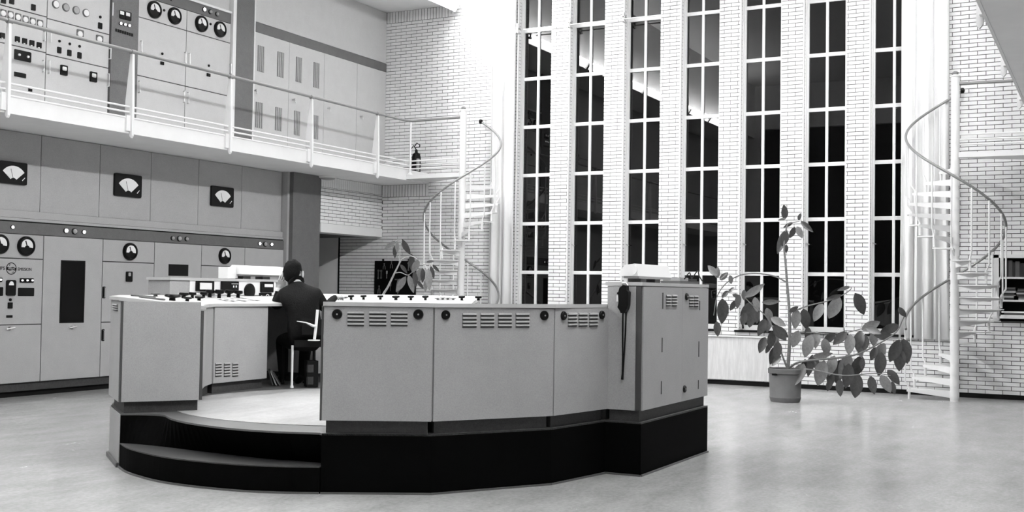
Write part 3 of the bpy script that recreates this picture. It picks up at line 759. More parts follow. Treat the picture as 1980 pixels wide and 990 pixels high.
struct(box('trim_3', M_WHITE, None, -11.6, UX+0.04, yD1+0.004, yt+0.02, Z0, 5.945)); struct(box('trim_4', M_WHITE, None, -11.6, UX+0.035, yE0-0.015, yE0+0.005, Z0, 5.945))
c1 = UX+0.025
for px, py in ((236, 28.5), (247.5, 31.5)):
    p = dark_sq(P1, px, py, 10.5, 16, c1, 'meter', 0.015); y0, y1, z0, z1 = rect_c(px, py-3.5, 7.5, 6.5, c1+0.015); flat('dial', M_DIAL, p, rrect(y0, y1, z0, z1, 0.003), c1+0.015, 0.003)
for px, py in ((232, 45.5), (240.5, 47.7), (248.5, 49.8)): lamp_cap(P1, px, py, 5.5, c1, True)
for k in range(8): dark_sq(P1, 224.5+k*4.4, 58.3+k*1.35, 3.4, 6, c1, 'vent_slot', 0.004)
# header over C and D, plain wall above
t = thing('indicator_band', 'dark header band with three lamps above the two gallery cabinets', 'panel', (UX, (yC0+yD1)/2, hz0))
box('band', M_BAND, t, -11.6, UX-0.004, yC0, yD1, hz0+0.003, hz1)
for px, py, lit in ((394, 18.5, 1), (406, 23, 0), (419, 27.3, 0)): lamp_cap(t, px, py, 8, UX-0.004, lit)
for px, py in ((331, -2), (318, -6)): lamp_cap(t, px, py, 7, UX-0.004, False)
box('top_ledge', M_WHITE, t, -11.6, UX+0.012, yC0, yD1, hz1, hz1+0.03)
box('upper_wall', M_CAB_UP, t, -11.6, UX-0.03, yC0, yD1, hz1+0.03, 5.94)
# louvred panels to the window wall
t = thing('header_strip', 'dark grey strip above the louvred gallery panels', 'panel', (UX, 14, hz0))
box('strip', M_BAND, t, -11.6, UX+0.004, yE0+0.006, W-0.008, hz0, hz1)
t = thing('upper_wall_sheet', 'pale wall sheet above the dark strip, under the ceiling', 'panel', (UX, 14, hz1))
box('sheet', M_CAB_UP, t, -11.6, UX-0.008, yE0+0.006, W-0.008, hz1+0.008, 5.944)
ye_ = [yE0+0.006, up(558.5, 150)[0], up(627, 150)[0], up(690, 180)[0], W-0.008]
plab = ['louvred pale door beside the second gallery pilaster', 'louvred pale door before the two plain closet fronts', 'plain pale closet front next to the louvred doors', 'plain pale closet front in the corner by the brick wall']
PE = []
for i in range(4):
    t = thing('louvred_closet', plab[i], 'closet', (UX, (ye_[i]+ye_[i+1])/2, Z0), 'pale panels on the gallery')
    box('backing', M_EDGE, t, -11.6, UX-0.012, ye_[i]+0.001, ye_[i+1]-0.001, Z0, hz0-0.002)
    pan('door', t, ye_[i], ye_[i+1], Z0, hz0, UX, M_CAB_UP, 0.003); PE.append(t)
for u_, r in ((0, (498, 89, 511, 139)), (0, (536, 101, 549, 149.5)), (1, (572, 111, 583.5, 159)), (1, (606, 121.5, 617.5, 170)), (0, (494, 198, 508, 247.5)), (0, (532, 208, 545, 253)), (1, (568.5, 215, 580, 261.5)), (1, (604.5, 223, 615.5, 269))):
    cxp = (r[0]+r[2])/2; y0, _ = LX(r[0], (r[1]+r[3])/2, UX); y1, _ = LX(r[2], (r[1]+r[3])/2, UX); z1 = up(cxp, r[1])[1]; z0 = up(cxp, r[3])[1]
    p = flat('grille', M_PIL, PE[u_], [(y0, z0), (y1, z0), (y1, z1), (y0, z1)], UX, 0.004)
    for k in range(4):
        yy = y0+(y1-y0)*(k+0.5)/4; MB().box(UX+0.004, UX+0.012, yy-(y1-y0)*0.07, yy+(y1-y0)*0.07, z0, z1).build('grille_bar', M_CAB, p)
for u_, px, py in ((0, 491.5, 175), (1, 566, 193), (2, 634, 209.5), (3, 696.5, 225)):
    y, z = up(px, py)
    p = MB().lathe([(0.014, 0), (0.012, 0.035), (0.02, 0.04), (0.018, 0.055), (0, 0.056)], (UX, y, z), (1, 0, 0), 10).build('door_knob', M_STEEL, PE[u_])
    MB().tube([(UX+0.045, y, z), (UX+0.05, y+0.01, z-0.05)], 0.007, 6).build('knob_tail', M_WHITE, p)
struct(box('wall_cladding', M_CAB, None, -11.6, CX-0.005, BACKY, ys[0]-0.005, 0.1, SOF-0.003))
struct(box('wall_upper_cladding', M_CAB_UP, None, -11.6, UX-0.005, BACKY, yAB-1.155, Z0, 5.944))

# ================================================================== CONTROL DESK ON ITS PLATFORM
PZ, KZ = 0.38, 0.467
A_, B_, C_, D_, E_, F_ = (-4.418, 5.822), (-3.818, 6.167), (-3.335, 6.91), (-3.217, 7.556), (-2.95, 7.569), (-2.94, 9.03)
a_, b_, c_, d_ = (-4.73, 6.36), (-4.33, 6.74), (-4.006, 7.178), (-3.874, 7.401)
LA, LB, LC, LD, LE, LF = (-6.255, 5.90), (-6.74, 6.26), (-7.325, 6.91), (-7.443, 7.556), (-7.71, 7.569), (-7.72, 9.03)
la, lb, lc, ld = (-5.925, 6.36), (-6.31, 6.74), (-6.654, 7.178), (-6.786, 7.401)
C0 = Vector((XC, 7.75))
def v2(p): return Vector(p)
def smooth_path(pts, n=5):
    out = []
    P = [Vector(p) for p in pts]; P = [P[0]*2-P[1]]+P+[P[-1]*2-P[-2]]
    for i in range(1, len(P)-2):
        for k in range(n):
            t = k/n; p0, p1, p2, p3 = P[i-1], P[i], P[i+1], P[i+2]
            out.append(0.5*((2*p1)+(p2-p0)*t+(2*p0-5*p1+4*p2-p3)*t*t+(3*p1-p0-3*p2+p3)*t*t*t))
    out.append(P[-2]); return out
top_path = smooth_path([(-6.255, 5.90), (-6.12, 5.99), (-5.965, 6.018), (-5.75, 5.885), (-5.525, 5.79), (-5.3, 5.735), (-5.09, 5.709), (-4.9, 5.715), (-4.698, 5.751), (-4.447, 5.84)], 4)
bot_path = smooth_path([(-6.255, 5.90), (-6.12, 5.925), (-5.95, 5.93), (-5.75, 5.925), (-5.525, 5.91), (-5.3, 5.90), (-5.09, 5.89), (-4.9, 5.89), (-4.698, 5.92), (-4.447, 5.95)], 4)
plat = thing('raised_platform', 'black-sided raised platform with two curved steps under the control desk', 'platform', (XC, 7.5, 0))
outer = [A_, B_, C_, D_, E_, F_, LF, LE, LD, LC, LB, LA]
mb = MB()
n = len(outer)
for i in range(n-1):
    p, q = outer[i], outer[i+1]
    mb.add([(p[0], p[1], 0), (q[0], q[1], 0), (q[0], q[1], PZ), (p[0], p[1], PZ)], [(0, 1, 2, 3)])
for i in range(len(top_path)-1):
    p, q, r_, s_ = bot_path[i], bot_path[i+1], top_path[i+1], top_path[i]
    mb.add([(p.x, p.y, 0.0), (q.x, q.y, 0.0), (q.x, q.y, 0.172), (p.x, p.y, 0.172), (r_.x, r_.y, PZ-0.012), (s_.x, s_.y, PZ-0.012)], [(0, 1, 2, 3), (3, 2, 4, 5)])
mb.add([(-4.447, 5.95, 0), (A_[0], A_[1], 0), (A_[0], A_[1], PZ), (-4.447, 5.95, PZ)], [(0, 1, 2, 3)])
mb.build('base', M_BASE, plat)
M_RIM = mat('lit_rim_linoleum', 0.10, 0.4, 0.4, var=0.15, scale=10, grain=0.15)  # step linoleum made greyer: grazing light on the rim is in the colour
poly = [(p.x, p.y) for p in top_path]+[A_, B_, C_, D_, E_, F_, LF, LE, LD, LC, LB, LA]
MB().prism(poly, PZ-0.012, PZ).build('rim', M_RIM, plat)
MB().prism([(-5.25+1.45*math.cos(2*math.pi*k/64), 7.45+1.45*math.sin(2*math.pi*k/64)) for k in range(64)], PZ, PZ+0.004).build('floor_covering', M_PFLOOR, plat)
arc = smooth_path([(-6.255, 5.90), (-6.05, 5.77), (-5.825, 5.675), (-5.57, 5.60), (-5.308, 5.577), (-5.07, 5.59), (-4.841, 5.629), (-4.62, 5.71), (-4.425, 5.815)], 4)
st = [(p.x, p.y) for p in arc]+[(-4.43, 5.98), (-6.2, 5.98)]
stp = MB().prism(st, 0, 0.164).build('step', M_BASE, plat)
MB().prism(st, 0.164, 0.172).build('tread', M_TREADB, stp)
sk = MB()
for i in range(len(arc)-1):
    p, q = arc[i], arc[i+1]; d = (q-p).normalized(); o_ = Vector((d.y, -d.x))*0.012
    sk.prism([p, q, q+o_, p+o_], 0, 0.012)
for i in range(5):
    p, q = v2(outer[i]), v2(outer[i+1]); d = (q-p).normalized(); o_ = Vector((d.y, -d.x))*0.012
    sk.prism([p, q, q+o_, p+o_], 0, 0.012)
sk.build('floor_bead', M_RIM, plat)
p, q = v2(LB), v2(LA); d = (q-p).normalized(); o_ = Vector((d.y, -d.x))*0.006
MB().prism([p, q, q+o_, p+o_], 0.0, PZ-0.005).build('side_panel', M_CONS, plat)
MB().prism([p-d*.02, q+d*.0, q+o_*4, p+o_*4-d*.02], 0, 0.03).build('side_skirting', M_RIM, plat)

def on_v(px, py, p, q, off=0.0):                 # survey point on the vertical face p-q -> 3D
    p, q = v2(p), v2(q); d = (q-p).normalized(); nn = Vector((d.y, -d.x))
    if nn.dot((p+q)/2-C0) < 0: nn = -nn
    p = p+nn*off; s = sight(px, py)
    t = ((p.x-CAM.x)*nn.x+(p.y-CAM.y)*nn.y)/(s.x*nn.x+s.y*nn.y)
    return CAM+s*t
def seg_frame(p, q, inward=False):
    p, q = v2(p), v2(q); d = (q-p).normalized(); nn = Vector((d.y, -d.x))
    if (nn.dot((p+q)/2-C0) < 0) != inward: nn = -nn
    return Vector((d.x, d.y, 0)), Vector((nn.x, nn.y, 0))
def louver(parent, P0, P1, nn, h, mt):
    # pressed hood: slanted lip proud of the sheet with a dark slot below it
    d = (P1-P0); u = d.normalized(); up_ = Vector((0, 0, 1))
    b = MB()
    prof = [(0.0, h*0.55), (0.008, h*0.42), (0.012, 0.05*h), (0.009, -0.02*h), (0.0, -0.02*h)]
    b.extrude([P0+nn*o_+up_*z for o_, z in prof], d)
    b.cur = 1
    b.extrude([P0+nn*o_+up_*z for o_, z in ((0.0, -0.02*h), (0.0035, -0.02*h), (0.0035, -0.42*h), (0.0, -0.42*h))], d)
    return b.build('louver', [mt, M_EDGE], parent)
def louvers(parent, groups, ypx, p, q, off, mt, inward=False):
    dd, nn = seg_frame(p, q, inward)
    for x0, x1 in groups:
        for k, y in enumerate(ypx):
            P0, P1 = on_v2(x0, y, p, q, off, inward), on_v2(x1, y, p, q, off, inward)
            zc = (P0.z+P1.z)/2; P0.z = P1.z = zc
            dist = (P0-CAM).dot(FW); h = abs(ypx[1]-ypx[0])*dist/F_PX
            louver(parent, P0, P1, nn, h, mt)
def on_v2(px, py, p, q, off, inward):
    dd, nn = seg_frame(p, q, inward); P = Vector((p[0], p[1], 0))+nn*off; s = sight(px, py)
    t = (P-CAM).dot(nn)/s.dot(nn); return CAM+s*t
def lock(parent, px, py, hpx, p, q, off, inward=False):
    P = on_v2(px, py, p, q, off, inward); dd, nn = seg_frame(p, q, inward); r = hpx/2*(P-CAM).dot(FW)/F_PX
    k_ = MB().lathe([(r, 0), (r, 0.008), (r*0.85, 0.014), (0, 0.014)], P, nn, 20).build('round_lock', M_BLACK, parent)
    MB().lathe([(r*0.18, 0.014), (r*0.15, 0.018), (0, 0.018)], P, nn, 8).build('glint_stud', M_STEEL, k_)  # bright steel dot set on the black lock as its glint
ZO, ZI = 1.185, 1.122                              # desk carcase height outside / inside
def section(label, p, q, q2, p2, front=True, group='desk sections'):
    t = thing('desk_section', label, 'desk', ((p[0]+q[0])/2, (p[1]+q[1])/2, PZ), group)
    cx_ = (Vector(p)+Vector(q)+Vector(p2)+Vector(q2))/4
    ins = [Vector(v)+(cx_-Vector(v)).normalized()*0.035 for v in (p, q, q2, p2)]
    MB().prism(ins, PZ+0.001, KZ).build('plinth', M_PLINTH, t)
    MB().prism([p, q, q2, p2], KZ, [ZO, ZO, ZI, ZI]).build('carcase', M_CONS, t)
    if front:
        dd, nn = seg_frame(p, q); L = (Vector(q)-Vector(p)).length
        P = Vector((p[0], p[1], 0)); g = 0.002
        fp = MB().prism([(P+dd*g).xy, (P+dd*(L-g)).xy, (P+dd*(L-g)+nn*0.018).xy, (P+dd*g+nn*0.018).xy], KZ-0.004, ZO-0.004).build('front_panel', M_CONS, t)
        return t, fp
    return t, None
OFF = 0.018
s1, fp = section('grey desk section with three louver groups, next to the steps', A_, B_, b_, a_)
rows = (606, 613.2, 620.4, 627.8)
louvers(fp, ((672, 704), (714, 747), (756, 788)), rows, A_, B_, OFF, M_CONS); lock(fp, 652, 607.5, 20, A_, B_, OFF); lock(fp, 809, 608, 20, A_, B_, OFF)
dd, nn = seg_frame(A_, B_)
MB().prism([(Vector((A_[0], A_[1], 0))-dd*0.012).xy, (Vector((A_[0], A_[1], 0))-dd*0.001).xy, (Vector((A_[0], A_[1], 0))-dd*0.001+nn*0.02).xy, (Vector((A_[0], A_[1], 0))-dd*0.012+nn*0.02).xy], KZ-0.004, ZO).build('end_strip', M_EDGE, s1)
s2, fp = section('grey desk section with four louver groups, in the middle of the curved front', B_, C_, c_, b_)
louvers(fp, ((894, 921), (929, 955), (963, 989), (997, 1023)), (609, 616.4, 623.6, 630.5), B_, C_, OFF, M_CONS); lock(fp, 861.5, 609, 18.5, B_, C_, OFF); lock(fp, 1052, 610, 18.5, B_, C_, OFF)
s3, fp = section('narrow grey desk section with three louver groups, next to the tall cabinet', C_, D_, d_, c_)
louvers(fp, ((1098, 1114.5), (1118.5, 1135), (1139, 1155)), (608.5, 615.5, 622.3, 629), C_, D_, OFF, M_CONS); lock(fp, 1089, 610.5, 17.5, C_, D_, OFF); lock(fp, 1163, 609, 17, C_, D_, OFF)
s4, _ = section('grey desk pedestal behind the tall cabinet on the far side of the desk', (-3.217, 7.56), (-3.217, 9.03), (-3.85, 9.03), (-3.875, 7.405), False)
l1, fp = section('grey end pedestal of the left desk, beside the steps', LA, LB, lb, la)
louvers(fp, ((219, 228),), (590, 594.5, 599), LA, LB, OFF, M_CONS)
# end panel towards the steps
def end_panel(t, p, q):
    p, q = Vector((p[0], p[1], 0)), Vector((q[0], q[1], 0)); d = (q-p).normalized(); nn = Vector((d.y, -d.x, 0))
    if nn.y > 0: nn = -nn
    MB().prism([(p+d*0.0).xy, (q-d*0.022).xy, (q-d*0.022+nn*0.016).xy, (p+nn*0.016).xy], KZ-0.004, ZO-0.006).build('end_panel', M_CONS, t)
    MB().prism([(q-d*0.02).xy, q.xy, (q+nn*0.016).xy, (q-d*0.02+nn*0.016).xy], KZ-0.004, ZI-0.006).build('edge_strip', M_EDGE, t)
    MB().prism([(p-d*0.014).xy, (p-d*0.002).xy, (p-d*0.002+nn*0.02).xy, (p-d*0.014+nn*0.02).xy], KZ-0.004, ZO-0.006).build('edge_strip', M_EDGE, t)
end_panel(l1, LA, la)
l2, _ = section('grey middle section of the left desk, behind the end pedestal', LB, LC, lc, lb)
l3, _ = section('grey inner section of the left desk, between end pedestal and knee space', LC, LD, ld, lc)
l4, _ = section('grey pedestal with low louvers beside the seated man', (-7.443, 7.56), (-7.443, 8.133), (-6.812, 8.133), (-6.788, 7.405), False)
p_, q_ = (-6.788, 7.405), (-6.812, 8.133)
dd, nn = seg_frame(p_, q_, True); P = Vector((p_[0], p_[1], 0)); L = (Vector(q_)-Vector(p_)).length
fp = MB().prism([(P+dd*0.004).xy, (P+dd*(L-0.004)).xy, (P+dd*(L-0.004)+nn*0.012).xy, (P+dd*0.004+nn*0.012).xy], KZ+0.002, ZI-0.004).build('inner_panel', M_CONS, l4)
louvers(fp, ((416, 428), (432.7, 444.3), (449, 460)), (704, 709.5, 715, 720.5, 726), p_, q_, 0.012, M_CONS, True)
l5, _ = section('slim grey desk leg beyond the knee space of the left desk', (-7.443, 8.86), (-7.443, 9.03), (-6.81, 9.03), (-6.81, 8.86), False)

# worktops: continuous slabs that fall towards the inside
def worktop(label, outs, ins, zo=1.211, zi=1.148, th=0.026, name='worktop'):
    t = thing(name, label, 'worktop', (outs[0][0], outs[0][1], zi))
    b = MB()
    for i in range(len(outs)-1):
        b.prism([outs[i], outs[i+1], ins[i+1], ins[i]], [zo-th, zo-th, zi-th, zi-th], [zo, zo, zi, zi])
    b.build('top', M_TOP, t); return t
def grow(p, r): p = Vector(p); return p+(p-C0).normalized()*r
wr = worktop('pale worktop along the curved right-hand desk', [grow(A_, .03), grow(B_, .03), grow(C_, .03), grow(D_, .0), (-3.217, 9.03)], [grow(a_, -.02), grow(b_, -.02), grow(c_, -.02), grow(d_, -.02), (-3.87, 9.03)])
wl_ = worktop('pale worktop crowded with knobs on the left desk', [grow(LA, .03), grow(LB, .03), grow(LC, .03), grow(LD, .0), (-7.443, 9.03)], [grow(la, -.02), grow(lb, -.02), grow(lc, -.02), grow(ld, -.02), (-6.79, 9.03)])
# rear desk closing the ring
ro = [(-7.25, 9.06), (-6.88, 9.5), (-6.3, 9.8), (-5.62, 9.95)]; ri = [(-6.75, 9.06), (-6.45, 9.12), (-5.95, 9.2), (-5.34, 9.26)]
t = thing('rear_desk', 'white-topped rear control desk with a row of black knobs behind the seated man', 'desk', (-6.2, 9.5, PZ))
for i in range(3):
    MB().prism([ro[i], ro[i+1], ri[i+1], ri[i]], [KZ]*4, [1.19, 1.19, 1.12, 1.12]).build('carcase', M_CONS, t)
b = MB()
for i in range(3): b.prism([grow(ro[i], .0), grow(ro[i+1], .0), ri[i+1], ri[i]], [1.195, 1.195, 1.13, 1.13], [1.236, 1.236, 1.155, 1.155])
b.build('top', M_DESKW, t)
MB().prism([(-7.25, 9.06), (-6.88, 9.48), (-6.3, 9.78), (-5.64, 9.92), (-5.36, 9.28), (-5.95, 9.22), (-6.45, 9.14), (-6.75, 9.06)], 0.0, KZ).build('plinth', M_PLINTH, t)
def knob(parent, P, nn, r, h, mt=M_BLACK, name='knob'):
    return MB().lathe([(r*0.42, 0), (r*0.38, h*0.45), (r*0.95, h*0.6), (r, h*0.75), (r*0.9, h), (0, h)], P, nn, 14).build(name, mt, parent)
def plane_hit(px, py, P, nn): s = sight(px, py); tt = (P-CAM).dot(nn)/s.dot(nn); return CAM+s*tt
P0 = Vector((-5.62, 9.95, 1.236)); P1 = Vector((-6.3, 9.8, 1.236)); P2 = Vector((-5.34, 9.26, 1.155)); nrm = (P1-P0).cross(P2-P0).normalized()
if nrm.z < 0: nrm = -nrm
for px, py, r in ((655, 578.5, .030), (679, 579, .032), (703, 579, .032), (735.5, 579.3, .032), (765.5, 580, .040), (794.5, 580, .034), (822.5, 580, .034), (893, 580.5, .034), (925, 581, .034)):
    knob(t, plane_hit(px, py, P0, nrm), nrm, r, 0.042)
for px, py in ((846, 579), (856, 578.5), (866, 578.7), (876, 579), (640, 577), (667, 577)): knob(t, plane_hit(px, py, P0, nrm), nrm, 0.032, 0.016, M_BAND, 'switch_cap')
# knobs on the left worktop: nearest point of the sloping top to each measured knob
WG = []
_o = [grow(LA, .03), grow(LB, .03), grow(LC, .03), grow(LD, .0), Vector((-7.443, 8.2)), Vector((-7.443, 9.03))]; _i = [grow(la, -.02), grow(lb, -.02), grow(lc, -.02), grow(ld, -.02), Vector((-6.80, 8.2)), Vector((-6.79, 9.03))]
for k in range(5):
    for i in range(24):
        for j in range(2, 19):
            u, v = i/24, j/20
            q = (_o[k]*(1-u)+_o[k+1]*u)*(1-v)+(_i[k]*(1-u)+_i[k+1]*u)*v
            P = Vector((q.x, q.y, 1.211*(1-v)+1.148*v)); d = P-CAM; w = d.dot(FW)
            WG.append((990+F_PX*d.dot(RT)/w, 495-F_PX*d.dot(UP)/w, P))
def top_hit(px, py): return min(WG, key=lambda g: (g[0]-px)**2+4*(g[1]-py)**2)[2].copy()
nl = Vector((0.05, 0.02, 1)).normalized()
for px, py, r, h, mt in ((333, 580, .075, .03, M_BLACK), (355, 576, .05, .03, M_BLACK), (362, 581, .045, .022, M_BLACK), (384, 580, .045, .022, M_BLACK), (371, 575, .04, .03, M_BLACK), (392, 574.5, .04, .03, M_BLACK), (405, 573, .05, .04, M_BLACK),
                         (424, 574.5, .05, .045, M_BLACK), (413, 570.5, .06, .03, M_DIALG), (443, 573, .05, .04, M_BLACK), (460, 574, .05, .04, M_BLACK), (350, 573, .04, .02, M_DIALG), (300, 572, .05, .02, M_BAND)):
    knob(wl_, top_hit(px, py+1.5), nl, r*0.85, h*1.7, mt)
for px, py in ((425, 580), (437, 582), (446, 577.5), (450, 583), (461, 581), (472, 577), (473, 582), (486, 581.5), (497, 582), (440, 579)):
    knob(wl_, top_hit(px, py), nl, 0.034, 0.012, M_DIAL, 'push_button')
for px0, py0, px1, py1 in ((255, 572, 300, 577), (270, 576, 318, 581)):
    a0, a1 = top_hit(px0, py0), top_hit(px1, py1)
    MB().tube([a0+nl*0.008, a1+nl*0.008], 0.008, 6).build('pencil_tray', M_BAND, wl_)

# tall cabinets
def tall(label, x_in, x_out, side):
    y0, y1 = 7.562, 9.03
    t = thing('tall_cabinet', label, 'cabinet', ((x_in+x_out)/2, 8.3, PZ))
    xa, xb = sorted((x_in, x_out))
    box('plinth', M_PLINTH, t, xa+0.02, xb-0.012, y0+0.012, y1-0.012, PZ+0.001, KZ)
    box('carcase', M_CONS, t, xa, xb, y0, y1, KZ, 1.344)
    box('top', M_TOP, t, xa-0.012, xb+0.015, y0-0.015, y1+0.015, 1.346, 1.371)
    return t
tr_ = tall('tall grey cabinet at the right end of the desk with small louvers', -3.215, -2.958, 1)
box('end_panel', M_CONS, tr_, -3.205, -2.99, 7.546, 7.562, KZ-0.004, 1.340)
box('corner_strip', M_EDGE, tr_, -2.985, -2.95, 7.540, 7.562, KZ-0.004, 1.340)
XF = -2.942; ysm = LX(1319, 660, XF)[0]
dA = box('door', M_CONS, tr_, XF-0.016, XF, 7.57, ysm-0.001, KZ-0.004, 1.340); dB = box('door', M_CONS, tr_, XF-0.016, XF, ysm+0.001, 9.028, KZ-0.004, 1.340)
rows = (573, 578.7, 584.4, 590)
pp, qq = (XF, 7.57), (XF, 9.03)
louvers(dA, ((1287.5, 1296), (1298.5, 1308)), rows, pp, qq, 0, M_CONS); louvers(dB, ((1332, 1340), (1341.5, 1349.5)), (574.5, 580, 585.7, 591.3), pp, qq, 0, M_CONS)
lock(dA, 1326.7, 573.5, 14, pp, qq, 0.0); lock(dA, 1322.7, 752, 14, pp, qq, 0.0)
for x_, ya_, yb_, dr in ((1281.5, 566, 597, dA), (1280, 653, 681, dA), (1278.5, 737, 762, dA), (1352.5, 582, 600, dB), (1351, 660, 690, dB), (1350, 735, 752, dB)):
    y, z1 = LX(x_, ya_, XF); _, z0 = LX(x_, yb_, XF); MB().tube([(XF, y, z0), (XF, y, z1)], 0.006, 6).build('hinge', M_EDGE, dr)
tl_ = tall('tall cabinet behind the left desk with meters facing the seated man', -7.447, -7.71, -1)
XI = -7.443
def rI(px0, py0, px1, py1): return rect_px(px0, py1, px1, py0, XI)
y0, y1, z0, z1 = rI(366, 542, 533, 577); flat('instrument_panel', M_DIAL, tl_, [(y0, 1.215), (y1, 1.215), (y1, z1), (y0, z1)], XI-0.003, 0.006)
def wbox(name, mt, par, r, th, x=XI+0.003): y0, y1, z0, z1 = rI(*r); return flat(name, mt, par, rrect(y0, y1, z0, z1, (z1-z0)*0.08), x, th)
p = wbox('meter', M_BLACK, tl_, (377, 543.5, 411, 563), 0.02); wbox('dial', M_DIAL, p, (382.5, 547, 406, 559.5), 0.003, XI+0.023)
p = wbox('meter', M_BLACK, tl_, (425.5, 544, 458.5, 563.5), 0.02)
for px in (448, 453): q = wbox('dial_mark', M_DIAL, p, (px-1, 552, px+1, 556), 0.003, XI+0.023)
wbox('lettering_strip', M_DIALG, p, (444, 548, 457, 549.5), 0.003, XI+0.023)
y, z = LX(481, 563, XI); MB().lathe([(0.075, 0), (0.075, 0.015), (0.06, 0.02), (0, 0.02)], (XI+0.003, y, z), (1, 0, 0), 24).build('round_screen', M_BLACK, tl_)
p = wbox('meter', M_BLACK, tl_, (502, 545, 526, 565), 0.02); wbox('paper_strip', M_DIAL, p, (508, 549.5, 524, 555), 0.003, XI+0.023)
p = wbox('meter', M_BLACK, tl_, (500, 566.5, 522, 580), 0.02)
y, z = LX(516.5, 574, XI+0.02); ring('dial_ring', y, z, 0.02, 0.028, p, M_DIAL, XI+0.0255); y, z = LX(505, 573.5, XI+0.02); MB().lathe([(0.012, 0), (0.012, 0.004)], (XI+0.023, y, z), (1, 0, 0), 10).build('dial_mark', M_DIAL, p)

# lamp hoods on the tall cabinets
def hood(label, x, y0, y1, flip, zb=1.371):
    t = thing('lamp_hood', label, 'lamp', (x, (y0+y1)/2, zb))
    s = -1 if flip else 1
    prof = [(x-s*0.06, zb+0.045), (x+s*0.10, zb+0.045), (x+s*0.05, zb+0.125), (x-s*0.03, zb+0.135)]
    MB().extrude([(a, y0, b) for a, b in prof], (0, y1-y0, 0)).build('shade', M_HOOD, t)
    MB().box(x-0.06, x+0.06, y0+0.02, y1-0.02, zb+0.028, zb+0.045).build('tray', M_CONS, t)
    for f in (0.2, 0.62):
        yy = y0+(y1-y0)*f; MB().box(x-0.05, x+0.045, yy-0.055, yy+0.055, zb, zb+0.03).build('foot', M_BAND, t)
    MB().tube([(x-s*0.02, y0-0.012, zb+0.09), (x-s*0.02, y0+0.0, zb+0.09)], 0.035, 14).build('roll_end', M_WHITE, t)
    return t
ya_, _ = LX(452, 530, -7.55); yb_, _ = LX(541, 530, -7.55)
hood('white lamp hood on the tall cabinet in front of the seated man', -7.55, ya_, yb_, False)
ya_, _ = LX(1215, 540, -3.08); yb_, _ = LX(1300, 540, -3.08)
hood('white lamp hood on top of the right tall cabinet', -3.08, 7.66, 8.36, True)
# stacked papers beside the hood
y0p, _ = LX(430, 530, -7.6)
MB().obox((-7.58, ya_*0+LX(441, 530, -7.58)[0], 1.43), (1, 0, 0), (0, 1, 0.02), (0, -0.02, 1), 0.06, 0.07, 0.055).build('paper_box', M_PAPER)
tag(bpy.data.objects['paper_box'], 'pale carton standing at the left end of the white lamp hood', 'carton')
t = thing('intercom_box', 'low grey apparatus with a cable at the far end of the right tall cabinet', 'apparatus', (-3.08, 8.72, 1.371))
MB().box(-3.16, -3.0, 8.50, 8.95, 1.371, 1.395).build('base', M_BAND, t); MB().box(-3.15, -3.01, 8.52, 8.72, 1.395, 1.42).build('keys', M_CONS, t); MB().box(-3.15, -3.01, 8.80, 8.93, 1.395, 1.415).build('speaker', M_PLINTH, t)
cable = smooth_path([Vector((-3.0, 8.6, 1.41)), Vector((-2.98, 8.66, 1.46)), Vector((-2.99, 8.75, 1.42)), Vector((-2.97, 8.83, 1.48)), Vector((-2.98, 8.9, 1.44)), Vector((-2.98, 8.98, 1.40))], 5)
MB().tube(cable, 0.005, 6).build('cable', M_BLACK, t)

# pouch hanging by its strap on the end panel
YP = 7.546
def at(px, py, off=0.0): x, z = LY(px, py, YP-off); return Vector((x, YP-off, z))
t = thing('hanging_pouch', 'black pouch with a long looped strap hanging on the end of the right tall cabinet', 'pouch', at(1208, 555))
pts = [(1203, 600), (1199, 594), (1201, 585), (1200, 566), (1203, 556), (1210, 551), (1216, 553), (1216, 561), (1220, 565), (1219, 590), (1217, 597), (1212, 605), (1205, 605)]
MB().extrude([at(*q, 0.004) for q in pts], (0, -0.05, 0)).build('bag', M_BLACK, t)
MB().tube([at(1204.5, 603, .02), at(1204, 640, .015), at(1204, 690, .012), at(1204, 722, .012), at(1203, 734, .012)], [0.006, 0.006, 0.005, 0.008, 0.010], 8).build('strap', M_BLACK, t)
MB().tube([at(1210.5, 603, .02), at(1209.5, 640, .015), at(1206.5, 690, .012), at(1204.5, 722, .012)], 0.006, 8).build('strap', M_BLACK, t)
MB().tube([at(1201, 557, .01), at(1204, 548, .01), at(1210, 546.5, .02), at(1214, 552, .02)], 0.005, 6).build('hook_loop', M_STEEL, t)
t = thing('name_tag', 'small white tag with a dark clip beside the hanging pouch', 'tag', at(1196, 577))
x0, z0 = LY(1193, 583, YP); x1, z1 = LY(1199, 571, YP); box('plate', M_DIAL, t, x0, x1, YP-0.012, YP, z0, z1); MB().lathe([(0.010, 0), (0.008, 0.012)], at(1196, 567), (0, -1, 0), 10).build('clip', M_BLACK, t)

